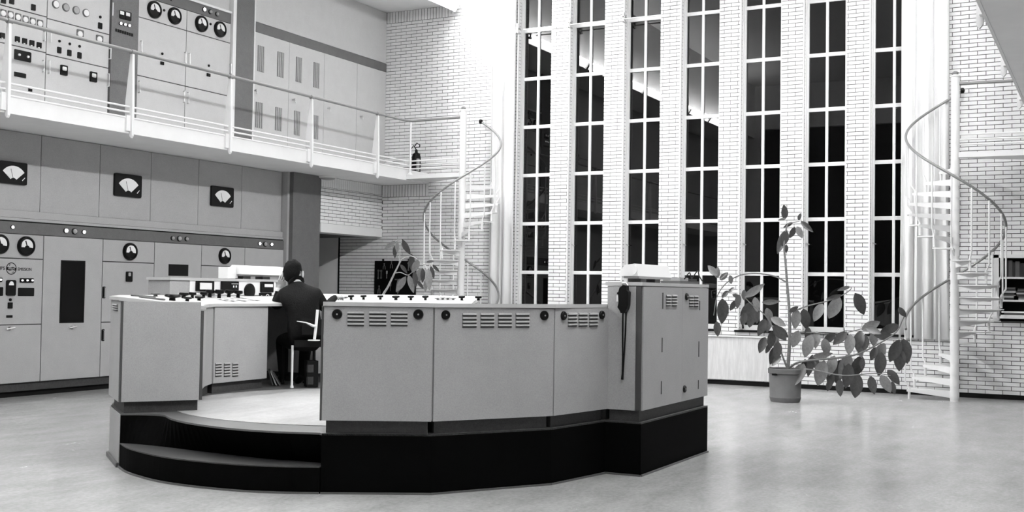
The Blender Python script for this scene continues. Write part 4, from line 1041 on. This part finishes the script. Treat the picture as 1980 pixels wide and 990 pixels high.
# ================================================================== MAN AND CHAIR
VB = Vector((-6.5, 8.45, 0)); VN = Vector((-0.61, 0.793, 0)).normalized()
def mp(px, py, s=0.0):                            # survey point on the upright plane through the man, s metres further away
    d = sight(px, py); P = VB+VN*s; return CAM+d*((P-CAM).dot(VN)/d.dot(VN))
def skin_mesh(verts, edges, radii, root, name, levels=2):
    me = bpy.data.meshes.new(name); me.from_pydata([tuple(v) for v in verts], edges, []); me.update()
    o = bpy.data.objects.new(name, me); COL.objects.link(o)
    bpy.context.view_layer.objects.active = o
    sk_ = o.modifiers.new('skin', 'SKIN'); sk_.use_smooth_shade = True
    lay = me.skin_vertices[0].data if me.skin_vertices else None
    if lay is None:
        o.select_set(True); bpy.ops.mesh.customdata_skin_add(); lay = me.skin_vertices[0].data
    for i, r in enumerate(radii):
        rr = r if isinstance(r, tuple) else (r, r); lay[i].radius = rr; lay[i].use_root = (i == root)
    sb = o.modifiers.new('sub', 'SUBSURF'); sb.levels = levels; sb.render_levels = levels
    dg = bpy.context.evaluated_depsgraph_get(); dg.update()
    out = bpy.data.meshes.new_from_object(o.evaluated_get(dg)); bpy.data.objects.remove(o)
    return out
V = []; E = []; R = []
def nv(p, r, con=None):
    V.append(p); R.append(r)
    if con is not None: E.append((con, len(V)-1))
    return len(V)-1
pel = nv(mp(590, 652, 0.02), (0.165, 0.13)); sp1 = nv(mp(590, 622, 0.03), (0.155, 0.12), pel); sp2 = nv(mp(586, 595, 0.05), (0.165, 0.125), sp1)
ch = nv(mp(581, 571, 0.10), (0.15, 0.115), sp2); nb = nv(mp(573, 553, 0.155), (0.075, 0.065), ch); nk = nv(mp(569, 544, 0.185), 0.052, nb)
hd1 = nv(mp(567, 533, 0.21), (0.078, 0.082), nk); hd2 = nv(mp(566, 522, 0.21), (0.085, 0.09), hd1); hd3 = nv(mp(567, 514, 0.205), (0.05, 0.055), hd2)
shr = nv(mp(611, 571, 0.08), 0.078, ch); elr = nv(mp(629, 597, 0.20), 0.055, shr); wrr = nv(mp(645, 577, 0.40), 0.034, elr); har = nv(mp(652, 574, 0.47), 0.024, wrr)
shl = nv(mp(549, 570, 0.12), 0.078, ch); ell = nv(mp(532, 594, 0.30), 0.055, shl); wrl = nv(mp(540, 561, 0.33), 0.034, ell); hal = nv(mp(543, 549, 0.315), 0.026, wrl)
hpl = nv(mp(573, 660, 0.05), 0.10, pel); knl = nv(mp(545, 656, 0.42), 0.068, hpl); anl = nv(mp(548, 729, 0.34), 0.045, knl); tol = nv(mp(536, 736, 0.48), 0.035, anl)
hpr = nv(mp(605, 660, 0.05), 0.10, pel); knr = nv(mp(592, 658, 0.44), 0.068, hpr); anr = nv(mp(585, 729, 0.30), 0.045, knr); tor = nv(mp(573, 737, 0.44), 0.035, anr)
bm_ = skin_mesh(V, E, R, pel, 'body')
man = thing('person', 'seated person in a dark jacket seen from behind, leaning on one elbow at the desk', 'person', (VB.x, VB.y, PZ))
for mm in (M_CLOTH, M_SKIN, M_TROUS, M_BLACK): bm_.materials.append(mm) if len(bm_.materials) < 4 else None
bm_.materials.clear()
for mm in (M_CLOTH, M_SKIN, M_TROUS, M_BLACK): bm_.materials.append(mm)
hz = V[nk].z+0.0; hipz = V[hpl].z+0.03
for p in bm_.polygons:
    c_ = p.center; p.use_smooth = True
    if c_.z > hz and (c_-V[hd1]).length < 0.2: p.material_index = 1
    elif (c_-V[hal]).length < 0.05 or (c_-V[har]).length < 0.06: p.material_index = 1
    elif c_.z < PZ+0.09: p.material_index = 3
    elif c_.z < hipz: p.material_index = 2
    else: p.material_index = 0
link('body', bm_, man)
# head details: facing direction is away from the camera, towards the meters
fh = Vector((-0.50, 0.84, -0.2)).normalized(); rh = fh.cross(Vector((0, 0, 1))).normalized(); uh = rh.cross(fh)
hc = (V[hd1]+V[hd2])/2
def ell_(name, mt, c_, rx, ry, rz, par, keep=None, seg=20, rings=14):
    b = MB(); vs = []; fs = []
    for i in range(rings+1):
        th = math.pi*i/rings
        for k in range(seg):
            a = 2*math.pi*k/seg
            q = Vector((math.sin(th)*math.cos(a), math.sin(th)*math.sin(a), math.cos(th)))
            w = 1.0+0.035*math.sin(5*a+3*th)+0.03*math.sin(9*th+2*a) if name == 'hair' else 1.0
            vs.append(c_+(rh*(q.x*rx)+fh*(q.y*ry)+uh*(q.z*rz))*w)
    for i in range(rings):
        for k in range(seg):
            f_ = [i*seg+k, (i+1)*seg+k, (i+1)*seg+(k+1) % seg, i*seg+(k+1) % seg]
            cc = sum((vs[j] for j in f_), Vector())/4-c_
            if keep is None or keep(cc.dot(rh)/rx, cc.dot(fh)/ry, cc.dot(uh)/rz): fs.append(f_)
    b.add(vs, fs, True); return b.build(name, mt, par)
ell_('hair', M_HAIR, hc-fh*0.012+uh*0.004, 0.090, 0.102, 0.118, man, lambda x, y, z: not (y > 0.45 and z < 0.5) and z > -0.9 and not (y > -0.1 and z < -0.3) and not (x > 0.45 and z < 0.05 and y > -0.55))
for s_ in (-1, 1): ell_('ear', M_SKIN, hc+rh*(s_*0.091)-uh*0.012, 0.012, 0.024, 0.034, man, seg=10, rings=8)
ell_('nose', M_SKIN, hc+fh*0.098-uh*0.01, 0.015, 0.02, 0.026, man, seg=8, rings=6)
for s_ in (-1, 1): ell_('eye', M_BLACK, hc+fh*0.085+rh*(s_*0.032)+uh*0.012, 0.012, 0.008, 0.008, man, seg=8, rings=6)
ell_('mouth', M_CLOTH, hc+fh*0.088-uh*0.05, 0.022, 0.006, 0.005, man, seg=8, rings=6)
def hand(base, d, palm_n, name='hand'):
    d = d.normalized(); side = d.cross(palm_n).normalized(); b = MB()
    b.obox(base+d*0.035, side, d, side.cross(d), 0.034, 0.042, 0.013)
    for k, (o_, ln) in enumerate(((-0.027, 0.058), (-0.009, 0.068), (0.009, 0.064), (0.026, 0.05))):
        p0 = base+d*0.07+side*o_; p1 = p0+d*ln*0.5-palm_n*0.006; p2 = p1+d*ln*0.35-palm_n*0.02; p3 = p2+d*ln*0.2-palm_n*0.022
        b.tube([p0, p1, p2, p3], [0.0085, 0.0085, 0.008, 0.006], 8)
    p0 = base+d*0.015+side*0.03; b.tube([p0, p0+side*0.025+d*0.02, p0+side*0.03+d*0.05-palm_n*0.012], [0.010, 0.0095, 0.007], 8)
    o = b.build(name, M_SKIN, man); return o
hand(V[wrl]+(V[hal]-V[wrl])*0.35, (V[hal]-V[wrl])+Vector((0.01, 0, 0.02)), -VN)
hand(V[wrr]+(V[har]-V[wrr])*0.5, (V[har]-V[wrr]), Vector((0, 0, 1)))
dcf = (V[wrl]-V[ell]).normalized()
MB().tube([V[wrl]-dcf*0.02, V[wrl]+dcf*0.014], [0.043, 0.040], 12).build('shirt_cuff', M_SHIRT, man)
MB().tube([V[nb]+Vector((0, 0, 0.022)), V[nk]+Vector((0, 0, -0.004))], [0.085, 0.066], 14).build('jacket_collar', M_CLOTH, man)
# folds of the jacket back
# chair
ct = thing('armchair', 'dark chair with white tubular arms under the seated person', 'chair', (VB.x, VB.y, PZ))
seat_z = PZ+0.44
sc = Vector((VB.x, VB.y, seat_z)); fx = Vector((-0.75, 0.66, 0)).normalized(); sx = Vector((0.66, 0.75, 0)).normalized()
MB().obox(sc+fx*0.12-Vector((0, 0, 0.035)), sx, fx, (0, 0, 1), 0.21, 0.21, 0.03).build('seat', M_BLACKM, ct)
MB().obox(sc-fx*0.13+Vector((0, 0, 0.12)), sx, fx, (0, 0, 1), 0.15, 0.015, 0.07).build('backrest', M_BLACKM, ct)
pr = mp(614, 599, -0.17); MB().tube([pr, mp(611, 632, -0.17), mp(608, 656, -0.17)], 0.013, 8).lathe([(0.055, -0.008), (0.055, 0.0)], mp(607, 657, -0.17), (0, 0, 1), 14).build('back_post', M_WHITE, ct)
MB().tube([mp(574, 621, -0.21), mp(592, 624, -0.22), mp(605, 630, -0.2), mp(611, 630.5, -0.17)], [0.003, 0.006, 0.013, 0.013], 8).build('arm_tube', M_WHITE, ct)
for (xa, ya1, s_, xb, yb1) in ((565.5, 677, -0.10, 563.5, 746), (607, 670, 0.02, 609, 744), (548, 672, 0.30, 547, 733), (590, 672, 0.45, 591, 728)):
    P1 = mp(xa, ya1, s_); P2 = Vector((P1.x, P1.y, PZ+0.004)); MB().tube([Vector((P1.x, P1.y, seat_z-0.05)), P2], 0.011, 8).lathe([(0.017, 0), (0.015, 0.02)], P2, n=8).build('leg', M_WHITE if s_ < 0 else M_BLACKM, ct)
# satchel and leaning folders
bgp = mp(601, 748, 0.05); bgp.z = PZ+0.004
t = thing('satchel', 'dark satchel with two grey flaps on the platform beside the chair leg', 'bag', bgp)
MB().obox(bgp+Vector((0, 0, 0.12)), sx, fx, (0, 0, 1), 0.05, 0.08, 0.12).build('bag', M_BLACKM, t)
for zz in (0.06, 0.17): MB().obox(bgp+Vector((0, 0, zz))-VN*0.075-Vector((0.79, 0.61, 0))*0.008, (0.79, 0.61, 0), VN, (0, 0, 1), 0.03, 0.012, 0.035).build('flap', M_PLINTH, t)
for k in range(3):
    px0, px1 = 517+k*4, 523+k*7; a0, a1 = mp(px0+1, 716+k*3, 0.26-k*0.02), mp(px1+3, 749, 0.16-k*0.02); a1.z = PZ+0.006
    d = a1-a0; sd = VN
    o = MB().extrude([a0, a1, a1+sd*0.2+Vector((0, 0, 0.0)), a0+sd*0.2], Vector((0.79, 0.61, 0))*0.012).build('leaning_folder', (M_PLINTH, M_CONS, M_BAND)[k])
    tag(o, ('dark', 'pale', 'mid-grey')[k]+' folder leaning against the left desk beside the person\'s foot', 'folder', 'leaning folders')

# ================================================================== FURTHER THINGS
# fire extinguisher on the landing
ex, _ = LY(805, 300, 15.62); ez0 = 3.115
t = thing('fire_extinguisher', 'dark fire extinguisher with a looped hose by the gallery corner post', 'extinguisher', (ex, 15.62, ez0))
MB().lathe([(0.07, 0), (0.075, 0.02), (0.075, 0.33), (0.06, 0.38), (0.025, 0.41), (0.022, 0.45), (0.0, 0.45)], (ex, 15.62, ez0), n=18).build('cylinder', M_BLACK, t)
MB().box(ex+0.03, ex+0.078, 15.56, 15.60, ez0+0.1, ez0+0.3).build('label_plate', M_DIALG, t)
MB().tube([(ex, 15.62, ez0+0.45), (ex-0.03, 15.58, ez0+0.52), (ex-0.08, 15.56, ez0+0.44), (ex-0.085, 15.56, ez0+0.36)], 0.010, 8).build('hose', M_BLACK, t)
MB().tube([(ex-0.03, 15.6, ez0+0.5), (ex+0.02, 15.6, ez0+0.56), (ex+0.09, 15.58, ez0+0.52), (ex+0.085, 15.58, ez0+0.49), (ex, 15.6, ez0+0.49)], 0.008, 8).build('handle', M_BLACK, t)
MB().tube([(ex+0.03, 15.58, ez0+0.40), (ex+0.11, 15.56, ez0+0.37)], 0.009, 8).build('lever', M_BLACK, t)

# tool board on the brick wall
bx0, bz1 = LY(724.5, 504.5, W-0.03); bx1, bz0 = LY(803, 577, W-0.03)
t = thing('tool_board', 'black tool board on the brick wall behind the leafy plant', 'board', ((bx0+bx1)/2, W, bz0))
box('board', M_BLACK, t, bx0, bx1, W-0.03, W-0.008, bz0-0.1, bz1)
for f in (0.2, 0.82): box('hanger', M_BLACK, t, bx0+(bx1-bx0)*f-0.012, bx0+(bx1-bx0)*f+0.012, W-0.03, W-0.006, bz1, bz1+0.035)
tools = [(731.5, 530, 16, 'wrench'), (737, 530, 15, 'wrench'), (748, 531, 15, 'screwdriver'), (743, 515, 12, 'pliers'), (757, 512, 14, 'pliers'), (769, 548, 18, 'hammer'), (755, 555, 16, 'screwdriver'), (790, 515, 14, 'wrench'), (733, 560, 16, 'pliers'), (797, 556, 14, 'screwdriver')]
words = ['first from the left edge', 'second from the left edge', 'beside the two wrenches', 'near the top edge', 'under the top edge by the stem', 'behind the big leaves', 'low beside the stem', 'near the right corner', 'at the lower left corner', 'at the lower right corner']
for (px, py, h, kind), wd_ in zip(tools, words):
    x, z = LY(px, py, W-0.035); L = h*18.6/F_PX/2; y = W-0.038; b = MB()
    if kind == 'wrench': b.box(x-0.006, x+0.006, y-0.006, y+0.006, z-L, z+L*0.8).lathe([(0.018, -0.006), (0.018, 0.006)], (x, y, z+L*0.85), (0, 1, 0), 10).lathe([(0.014, -0.006), (0.014, 0.006)], (x, y, z-L), (0, 1, 0), 10)
    elif kind == 'screwdriver': b.tube([(x, y, z-L), (x, y, z+L*0.2)], 0.004, 6).tube([(x, y, z+L*0.2), (x, y, z+L)], 0.013, 8)
    elif kind == 'pliers':
        for s_ in (-1, 1): b.tube([(x+s_*0.022, y, z-L), (x+s_*0.018, y, z), (x, y, z+L*0.35), (x-s_*0.008, y, z+L)], 0.006, 6)
    else: b.tube([(x, y, z-L), (x, y, z+L*0.8)], 0.009, 8).box(x-0.05, x+0.05, y-0.012, y+0.012, z+L*0.7, z+L)
    o = b.build(kind, M_STEEL if kind == 'wrench' or px == 748 else M_BAND); tag(o, '%s hanging on the black tool board, %s' % (kind, wd_), 'tool', 'tools on the board')

# bookshelf niche at the right edge
nx0, nx1, nz0, nz1 = NICHE
t = thing('niche_shelf', 'white-framed bookshelf let into the brick wall behind the right staircase', 'bookshelf', ((nx0+nx1)/2, W, nz0))
box('back', M_BLACKM, t, nx0, nx1, W+0.24, W+0.26, nz0, nz1)
box('side', M_WHITE, t, nx0-0.03, nx0+0.035, W-0.03, W+0.25, nz0-0.0, nz1+0.02); box('side', M_WHITE, t, nx1-0.03, nx1+0.02, W-0.03, W+0.25, nz0, nz1+0.02)
box('head', M_WHITE, t, nx0-0.03, nx1+0.02, W-0.03, W+0.25, nz1-0.02, nz1+0.025)
for z in (1.555, 1.262): box('shelf', M_WHITE, t, nx0+0.035, nx1-0.03, W-0.015, W+0.24, z-0.011, z+0.011)
box('bottom_shelf', M_WHITE, t, nx0-0.03, nx1+0.02, W-0.12, W+0.25, 1.035, 1.06)
x = nx0+0.05; k = 0
while x < nx0+0.52 and k < 12:
    w_ = random.uniform(0.03, 0.055); h_ = random.uniform(0.17, 0.215)
    o = box('book', M_BOOK[(0, 0, 1, 0, 1)[k % 5]], None, x, x+w_-0.003, W+0.03, W+0.2, 1.567, 1.567+h_)
    tag(o, '%s upright book on the niche top board, %s from the pole side' % (('black', 'black', 'dark grey', 'black', 'dark grey')[k % 5], ORD[k]), 'book', 'upright books in the niche'); x += w_; k += 1
for s_, x in enumerate((nx0+0.06, nx0+0.25, nx0+0.46)):
    z = 1.274
    for j in range(7):
        h_ = random.uniform(0.016, 0.03); dx = random.uniform(-0.015, 0.015)
        o = box('magazine', M_BOOK[(0, 2, 1, 0, 2, 0, 1)[(j+s_) % 7]], None, x+dx, x+dx+0.16, W+0.02, W+0.2, z, z+h_-0.002)
        tag(o, '%s magazine, %s from the bottom of the %s flat stack in the niche' % (('black', 'pale', 'grey', 'black', 'pale', 'black', 'grey')[(j+s_) % 7], ORD[j], ORD[s_]), 'magazine', 'stacked magazines in the niche'); z += h_
for k, (x, w_, h_) in enumerate(((nx0+0.06, 0.34, 0.02), (nx0+0.10, 0.36, 0.022), (nx0+0.07, 0.3, 0.018))):
    z = 1.061+k*0.024; o = box('paper_pad', (M_PAPER, M_BOOK[1], M_PAPER)[k], None, x, x+w_, W-0.06, W+0.15, z, z+h_)
    tag(o, ('lowest white', 'dark middle', 'topmost white')[k]+' pad of the pile on the bottom board of the niche shelf', 'pad', 'pads on the bottom board')

# ================================================================== PLANTS
def leaf_mesh(name, mt, wr=0.28):
    vs = []; fs = []; n_ = 9
    for i in range(n_+1):
        u = i/n_; w = wr*math.sin(math.pi*min(1, u**0.85))**0.75*(1 if u < 0.98 else 0.2) if 0 < i < n_ else 0.01
        zc = -0.10*u*u
        vs += [(-w, u, zc+0.22*w), (-w*0.5, u, zc+0.09*w), (0, u, zc), (w*0.5, u, zc+0.09*w), (w, u, zc+0.22*w)]
    for i in range(n_):
        for k in range(4): fs.append([i*5+k, i*5+k+1, (i+1)*5+k+1, (i+1)*5+k])
    me = bpy.data.meshes.new(name); me.from_pydata(vs, [], fs); me.materials.append(mt)
    me.polygons.foreach_set('use_smooth', [True]*len(fs)); me.update(); return me
ML_D, ML_L = leaf_mesh('leaf_dark', M_LEAF, 0.25), leaf_mesh('leaf_pale', M_LEAFL, 0.25)
ML_N, ML_NL = leaf_mesh('leaf_narrow', M_LEAF, 0.17), leaf_mesh('leaf_narrow_pale', M_LEAFL, 0.17)
def put_leaf(par, P, ln, ang, me, tilt, roll, wsc=1.0):
    a = math.radians(ang); v = (P-CAM).normalized(); rt = v.cross(Vector((0, 0, 1))).normalized(); up_ = rt.cross(v)
    y = (rt*math.cos(a)-up_*math.sin(a)); y = (y*math.cos(tilt)+v*math.sin(tilt)).normalized()
    z = -v; x = y.cross(z).normalized(); z = x.cross(y)
    x2 = x*math.cos(roll)+z*math.sin(roll); z2 = x2.cross(y)
    mw = Matrix.Identity(4); base = P-y*ln*0.5
    for i in range(3): mw[i][0], mw[i][1], mw[i][2], mw[i][3] = x2[i]*ln*wsc, y[i]*ln, z2[i]*ln, base[i]
    return child_copy(me, 'leaf', par, mw)
random.seed(11)
PY = 13.82
def pp3(px, py, dy=0.0):
    p = on_plane(px, py, 1, PY+dy); return p
potx, poty = -3.52, 13.80
t = thing('plant_pot', 'grey clay flower pot holding the rubber plant', 'pot', (potx, poty, 0))
MB().lathe([(0.170, 0), (0.178, 0.02), (0.186, 0.05), (0.188, 0.058), (0.184, 0.064), (0.192, 0.34), (0.206, 0.345), (0.208, 0.395), (0.20, 0.405), (0.186, 0.40), (0.180, 0.36)], (potx, poty, 0), n=32).build('vessel', M_POT, t)
MB().lathe([(0.182, 0.365), (0.12, 0.378), (0, 0.382)], (potx, poty, 0), n=24).build('soil', M_SOIL, t)
lx_, lz_ = LY(1497.5, 724, poty-0.19); MB().box(lx_-0.03, lx_+0.035, poty-0.197, poty-0.18, lz_-0.012, lz_+0.012).build('plaque', M_BLACK, t)
rp = thing('rubber_plant', 'sprawling rubber plant with long drooping branches by the windows', 'plant', (potx, poty, 0.38))
def stem(par, pts, r0, r1, mt, name='branch', dys=None):
    P = [pp3(x, y, (dys[i] if dys else 0)) for i, (x, y) in enumerate(pts)]
    P = smooth_path(P, 4); n_ = len(P)
    MB().tube(P, [r0+(r1-r0)*i/(n_-1) for i in range(n_)], 8).build(name, mt, par)
stem(rp, ((1523, 716), (1525, 690), (1527, 650), (1526, 600), (1522, 550), (1519, 510), (1516, 475), (1520, 443), (1524, 432)), 0.024, 0.007, M_STEM, 'stem')
stem(rp, ((1523, 433), (1535, 430), (1546, 428)), 0.006, 0.004, M_STEM)
stem(rp, ((1521, 546), (1500, 535), (1470, 529), (1440, 530), (1418, 538), (1400, 552), (1386, 575), (1380, 610)), 0.010, 0.005, M_STEM)
stem(rp, ((1523, 715), (1510, 680), (1497, 640), (1480, 610), (1455, 590), (1440, 575)), 0.012, 0.005, M_STEM, dys=(0, -.05, -.1, -.15, -.2, -.22))
stem(rp, ((1527, 605), (1560, 592), (1600, 582), (1630, 570), (1646, 558), (1640, 553)), 0.009, 0.004, M_STEM)
stem(rp, ((1527, 646), (1560, 643), (1610, 646), (1650, 640), (1690, 628)), 0.009, 0.004, M_STEM, dys=(0, .05, .1, .15, .2))
stem(rp, ((1524, 712), (1550, 699), (1620, 692), (1660, 684), (1700, 664), (1733, 642), (1748, 612)), 0.014, 0.006, M_STEM, dys=(0, -.05, -.1, -.1, -.1, -.1, -.1))
stem(rp, ((1524, 712), (1570, 715), (1630, 726), (1690, 722), (1722, 726)), 0.010, 0.004, M_STEM, dys=(0, -.1, -.2, -.2, -.2))
LEAVES = """1397,602,44,88,d 1387,636,26,85,d 1378,523,24,225,l 1387,527,20,-85,l 1400,534,20,-45,d 1413,541,17,80,l 1402,569,17,135,d 1414,561,13,140,d 1427,583,24,100,d 1417,591,20,115,d
1423,572,14,200,d 1459,562,36,-33,nl 1439,571,18,85,l 1462,589,23,80,l 1444,598,28,130,d 1452,615,32,100,d 1463,611,25,95,d 1438,617,22,105,d 1491,584,27,-2,nl 1487,609,23,70,l 1505,622,25,27,l 1485,629,22,100,d
1473,633,28,110,d 1508,644,30,50,d 1512,642,26,45,d 1474,667,26,110,d 1491,658,28,95,d 1500,660,20,100,l 1485,674,16,110,d 1494,688,27,100,d 1503,678,28,95,d 1501,698,20,135,d
1535,598,16,-30,d 1539,617,30,95,l 1557,617,32,80,d 1582,604,30,115,l 1613,596,38,118,l 1612,575,24,160,n 1663,588,38,65,d 1631,558,22,165,n 1538,656,30,110,l 1562,646,22,90,d 1562,669,36,105,l 1578,657,26,95,l
1603,654,24,140,d 1597,671,28,80,l 1624,654,28,135,d 1643,666,32,95,l 1661,659,32,100,d 1672,664,27,95,l 1684,630,30,-25,l 1689,639,24,20,d 1689,656,25,90,l 1720,636,30,155,d 1745,604,20,60,d 1707,649,27,175,d
1730,679,38,110,d 1751,679,38,80,d 1740,697,36,95,d 1701,681,32,115,l 1702,704,36,95,d 1689,684,22,110,d 1658,709,38,110,d 1667,704,18,90,d 1587,722,42,105,l 1578,704,24,60,d 1567,707,34,100,n 1555,712,28,95,d
1544,724,38,115,d 1608,707,32,105,l 1621,719,38,100,d 1634,709,40,110,l 1639,727,38,95,d 1606,732,26,90,d 1624,750,26,90,d 1603,745,20,100,d 1656,747,40,100,d 1687,745,28,80,d 1713,742,30,60,l 1728,729,28,50,d
1727,750,20,80,d 1591,687,32,-8,nl 1664,681,18,80,l 1517,410,25,-92,d 1546,419,13,-75,d 1512,424,14,170,n 1524,435,18,150,n 1532,450,22,110,d 1546,449,22,65,l 1560,438,28,42,n 1512,467,44,112,n 1517,462,28,105,d 1520,481,15,90,d"""
for tok in LEAVES.split():
    a = tok.split(','); px, py, ln, an, ty = float(a[0]), float(a[1]), float(a[2]), float(a[3]), a[4]
    low = py > 560 and px > 1530 or 1435 < px < 1515 and py > 560
    dy = random.uniform(-0.2, 0.16) if low else random.uniform(-0.06, 0.06)
    if 1435 < px < 1515 and py > 560: dy -= 0.12
    P = pp3(px, py, dy); m_ = ln*(1.28 if low else 1.14)*(P-CAM).dot(FW)/F_PX
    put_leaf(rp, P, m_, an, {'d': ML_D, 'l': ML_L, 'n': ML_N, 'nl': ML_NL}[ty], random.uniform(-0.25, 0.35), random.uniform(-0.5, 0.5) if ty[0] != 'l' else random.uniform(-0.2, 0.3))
# leafy plant behind the desk
PY = 12.6
bx, _ = LY(740, 575, PY)
t = thing('plant_tub', 'tub of the leafy plant, standing on the floor behind the desk', 'pot', (bx, PY, 0))
MB().lathe([(0.15, 0), (0.19, 0.36), (0.205, 0.36), (0.205, 0.40), (0.185, 0.40), (0.18, 0.36)], (bx, PY, 0), n=24).build('vessel', M_POT, t)
MB().lathe([(0.182, 0.37), (0, 0.38)], (bx, PY, 0), n=20).build('soil', M_SOIL, t)
dp = thing('leafy_plant', 'tall cane plant with drooping pale leaves in front of the tool board', 'plant', (bx, PY, 0.38))
P = [Vector((bx-0.02, PY, 0.37)), Vector((bx-0.03, PY, 0.8))]+[pp3(*q) for q in ((739, 577), (750, 555), (763, 528), (776, 502))]
MB().tube(smooth_path(P, 4), [0.022-0.012*i/20 for i in range(21)], 8).build('stem', M_STEML, dp)
for pts in (((763, 528), (775, 527), (788, 532), (798, 526)), ((772, 510), (774, 480), (777, 465)), ((776, 502), (795, 495), (812, 506), (825, 513)), ((777, 465), (770, 464), (766, 470))): stem(dp, pts, 0.007, 0.004, M_STEML)
for px, py, ln, an, ty in ((785, 478, 36, 62, 'n'), (763.5, 487, 26, 92, 'n'), (768, 478, 24, 85, 'nl'), (754, 474, 26, 140, 'nl'), (775, 550, 38, 122, 'nl'), (795, 549, 36, 72, 'nl'), (781, 520, 22, 50, 'n'), (803, 515, 30, 110, 'l'), (810, 534, 34, 112, 'l'), (817.5, 533, 30, 88, 'n'),
                           (829, 540, 42, 86, 'nl'), (836, 527, 26, 75, 'n'), (843, 519, 20, 48, 'n'), (813, 551, 20, 50, 'n'), (823, 552, 26, 95, 'nl'), (803, 540, 32, 80, 'n'), (796, 508, 36, 88, 'n'), (771, 553, 30, 100, 'n'), (832, 506, 16, -10, 'n')):
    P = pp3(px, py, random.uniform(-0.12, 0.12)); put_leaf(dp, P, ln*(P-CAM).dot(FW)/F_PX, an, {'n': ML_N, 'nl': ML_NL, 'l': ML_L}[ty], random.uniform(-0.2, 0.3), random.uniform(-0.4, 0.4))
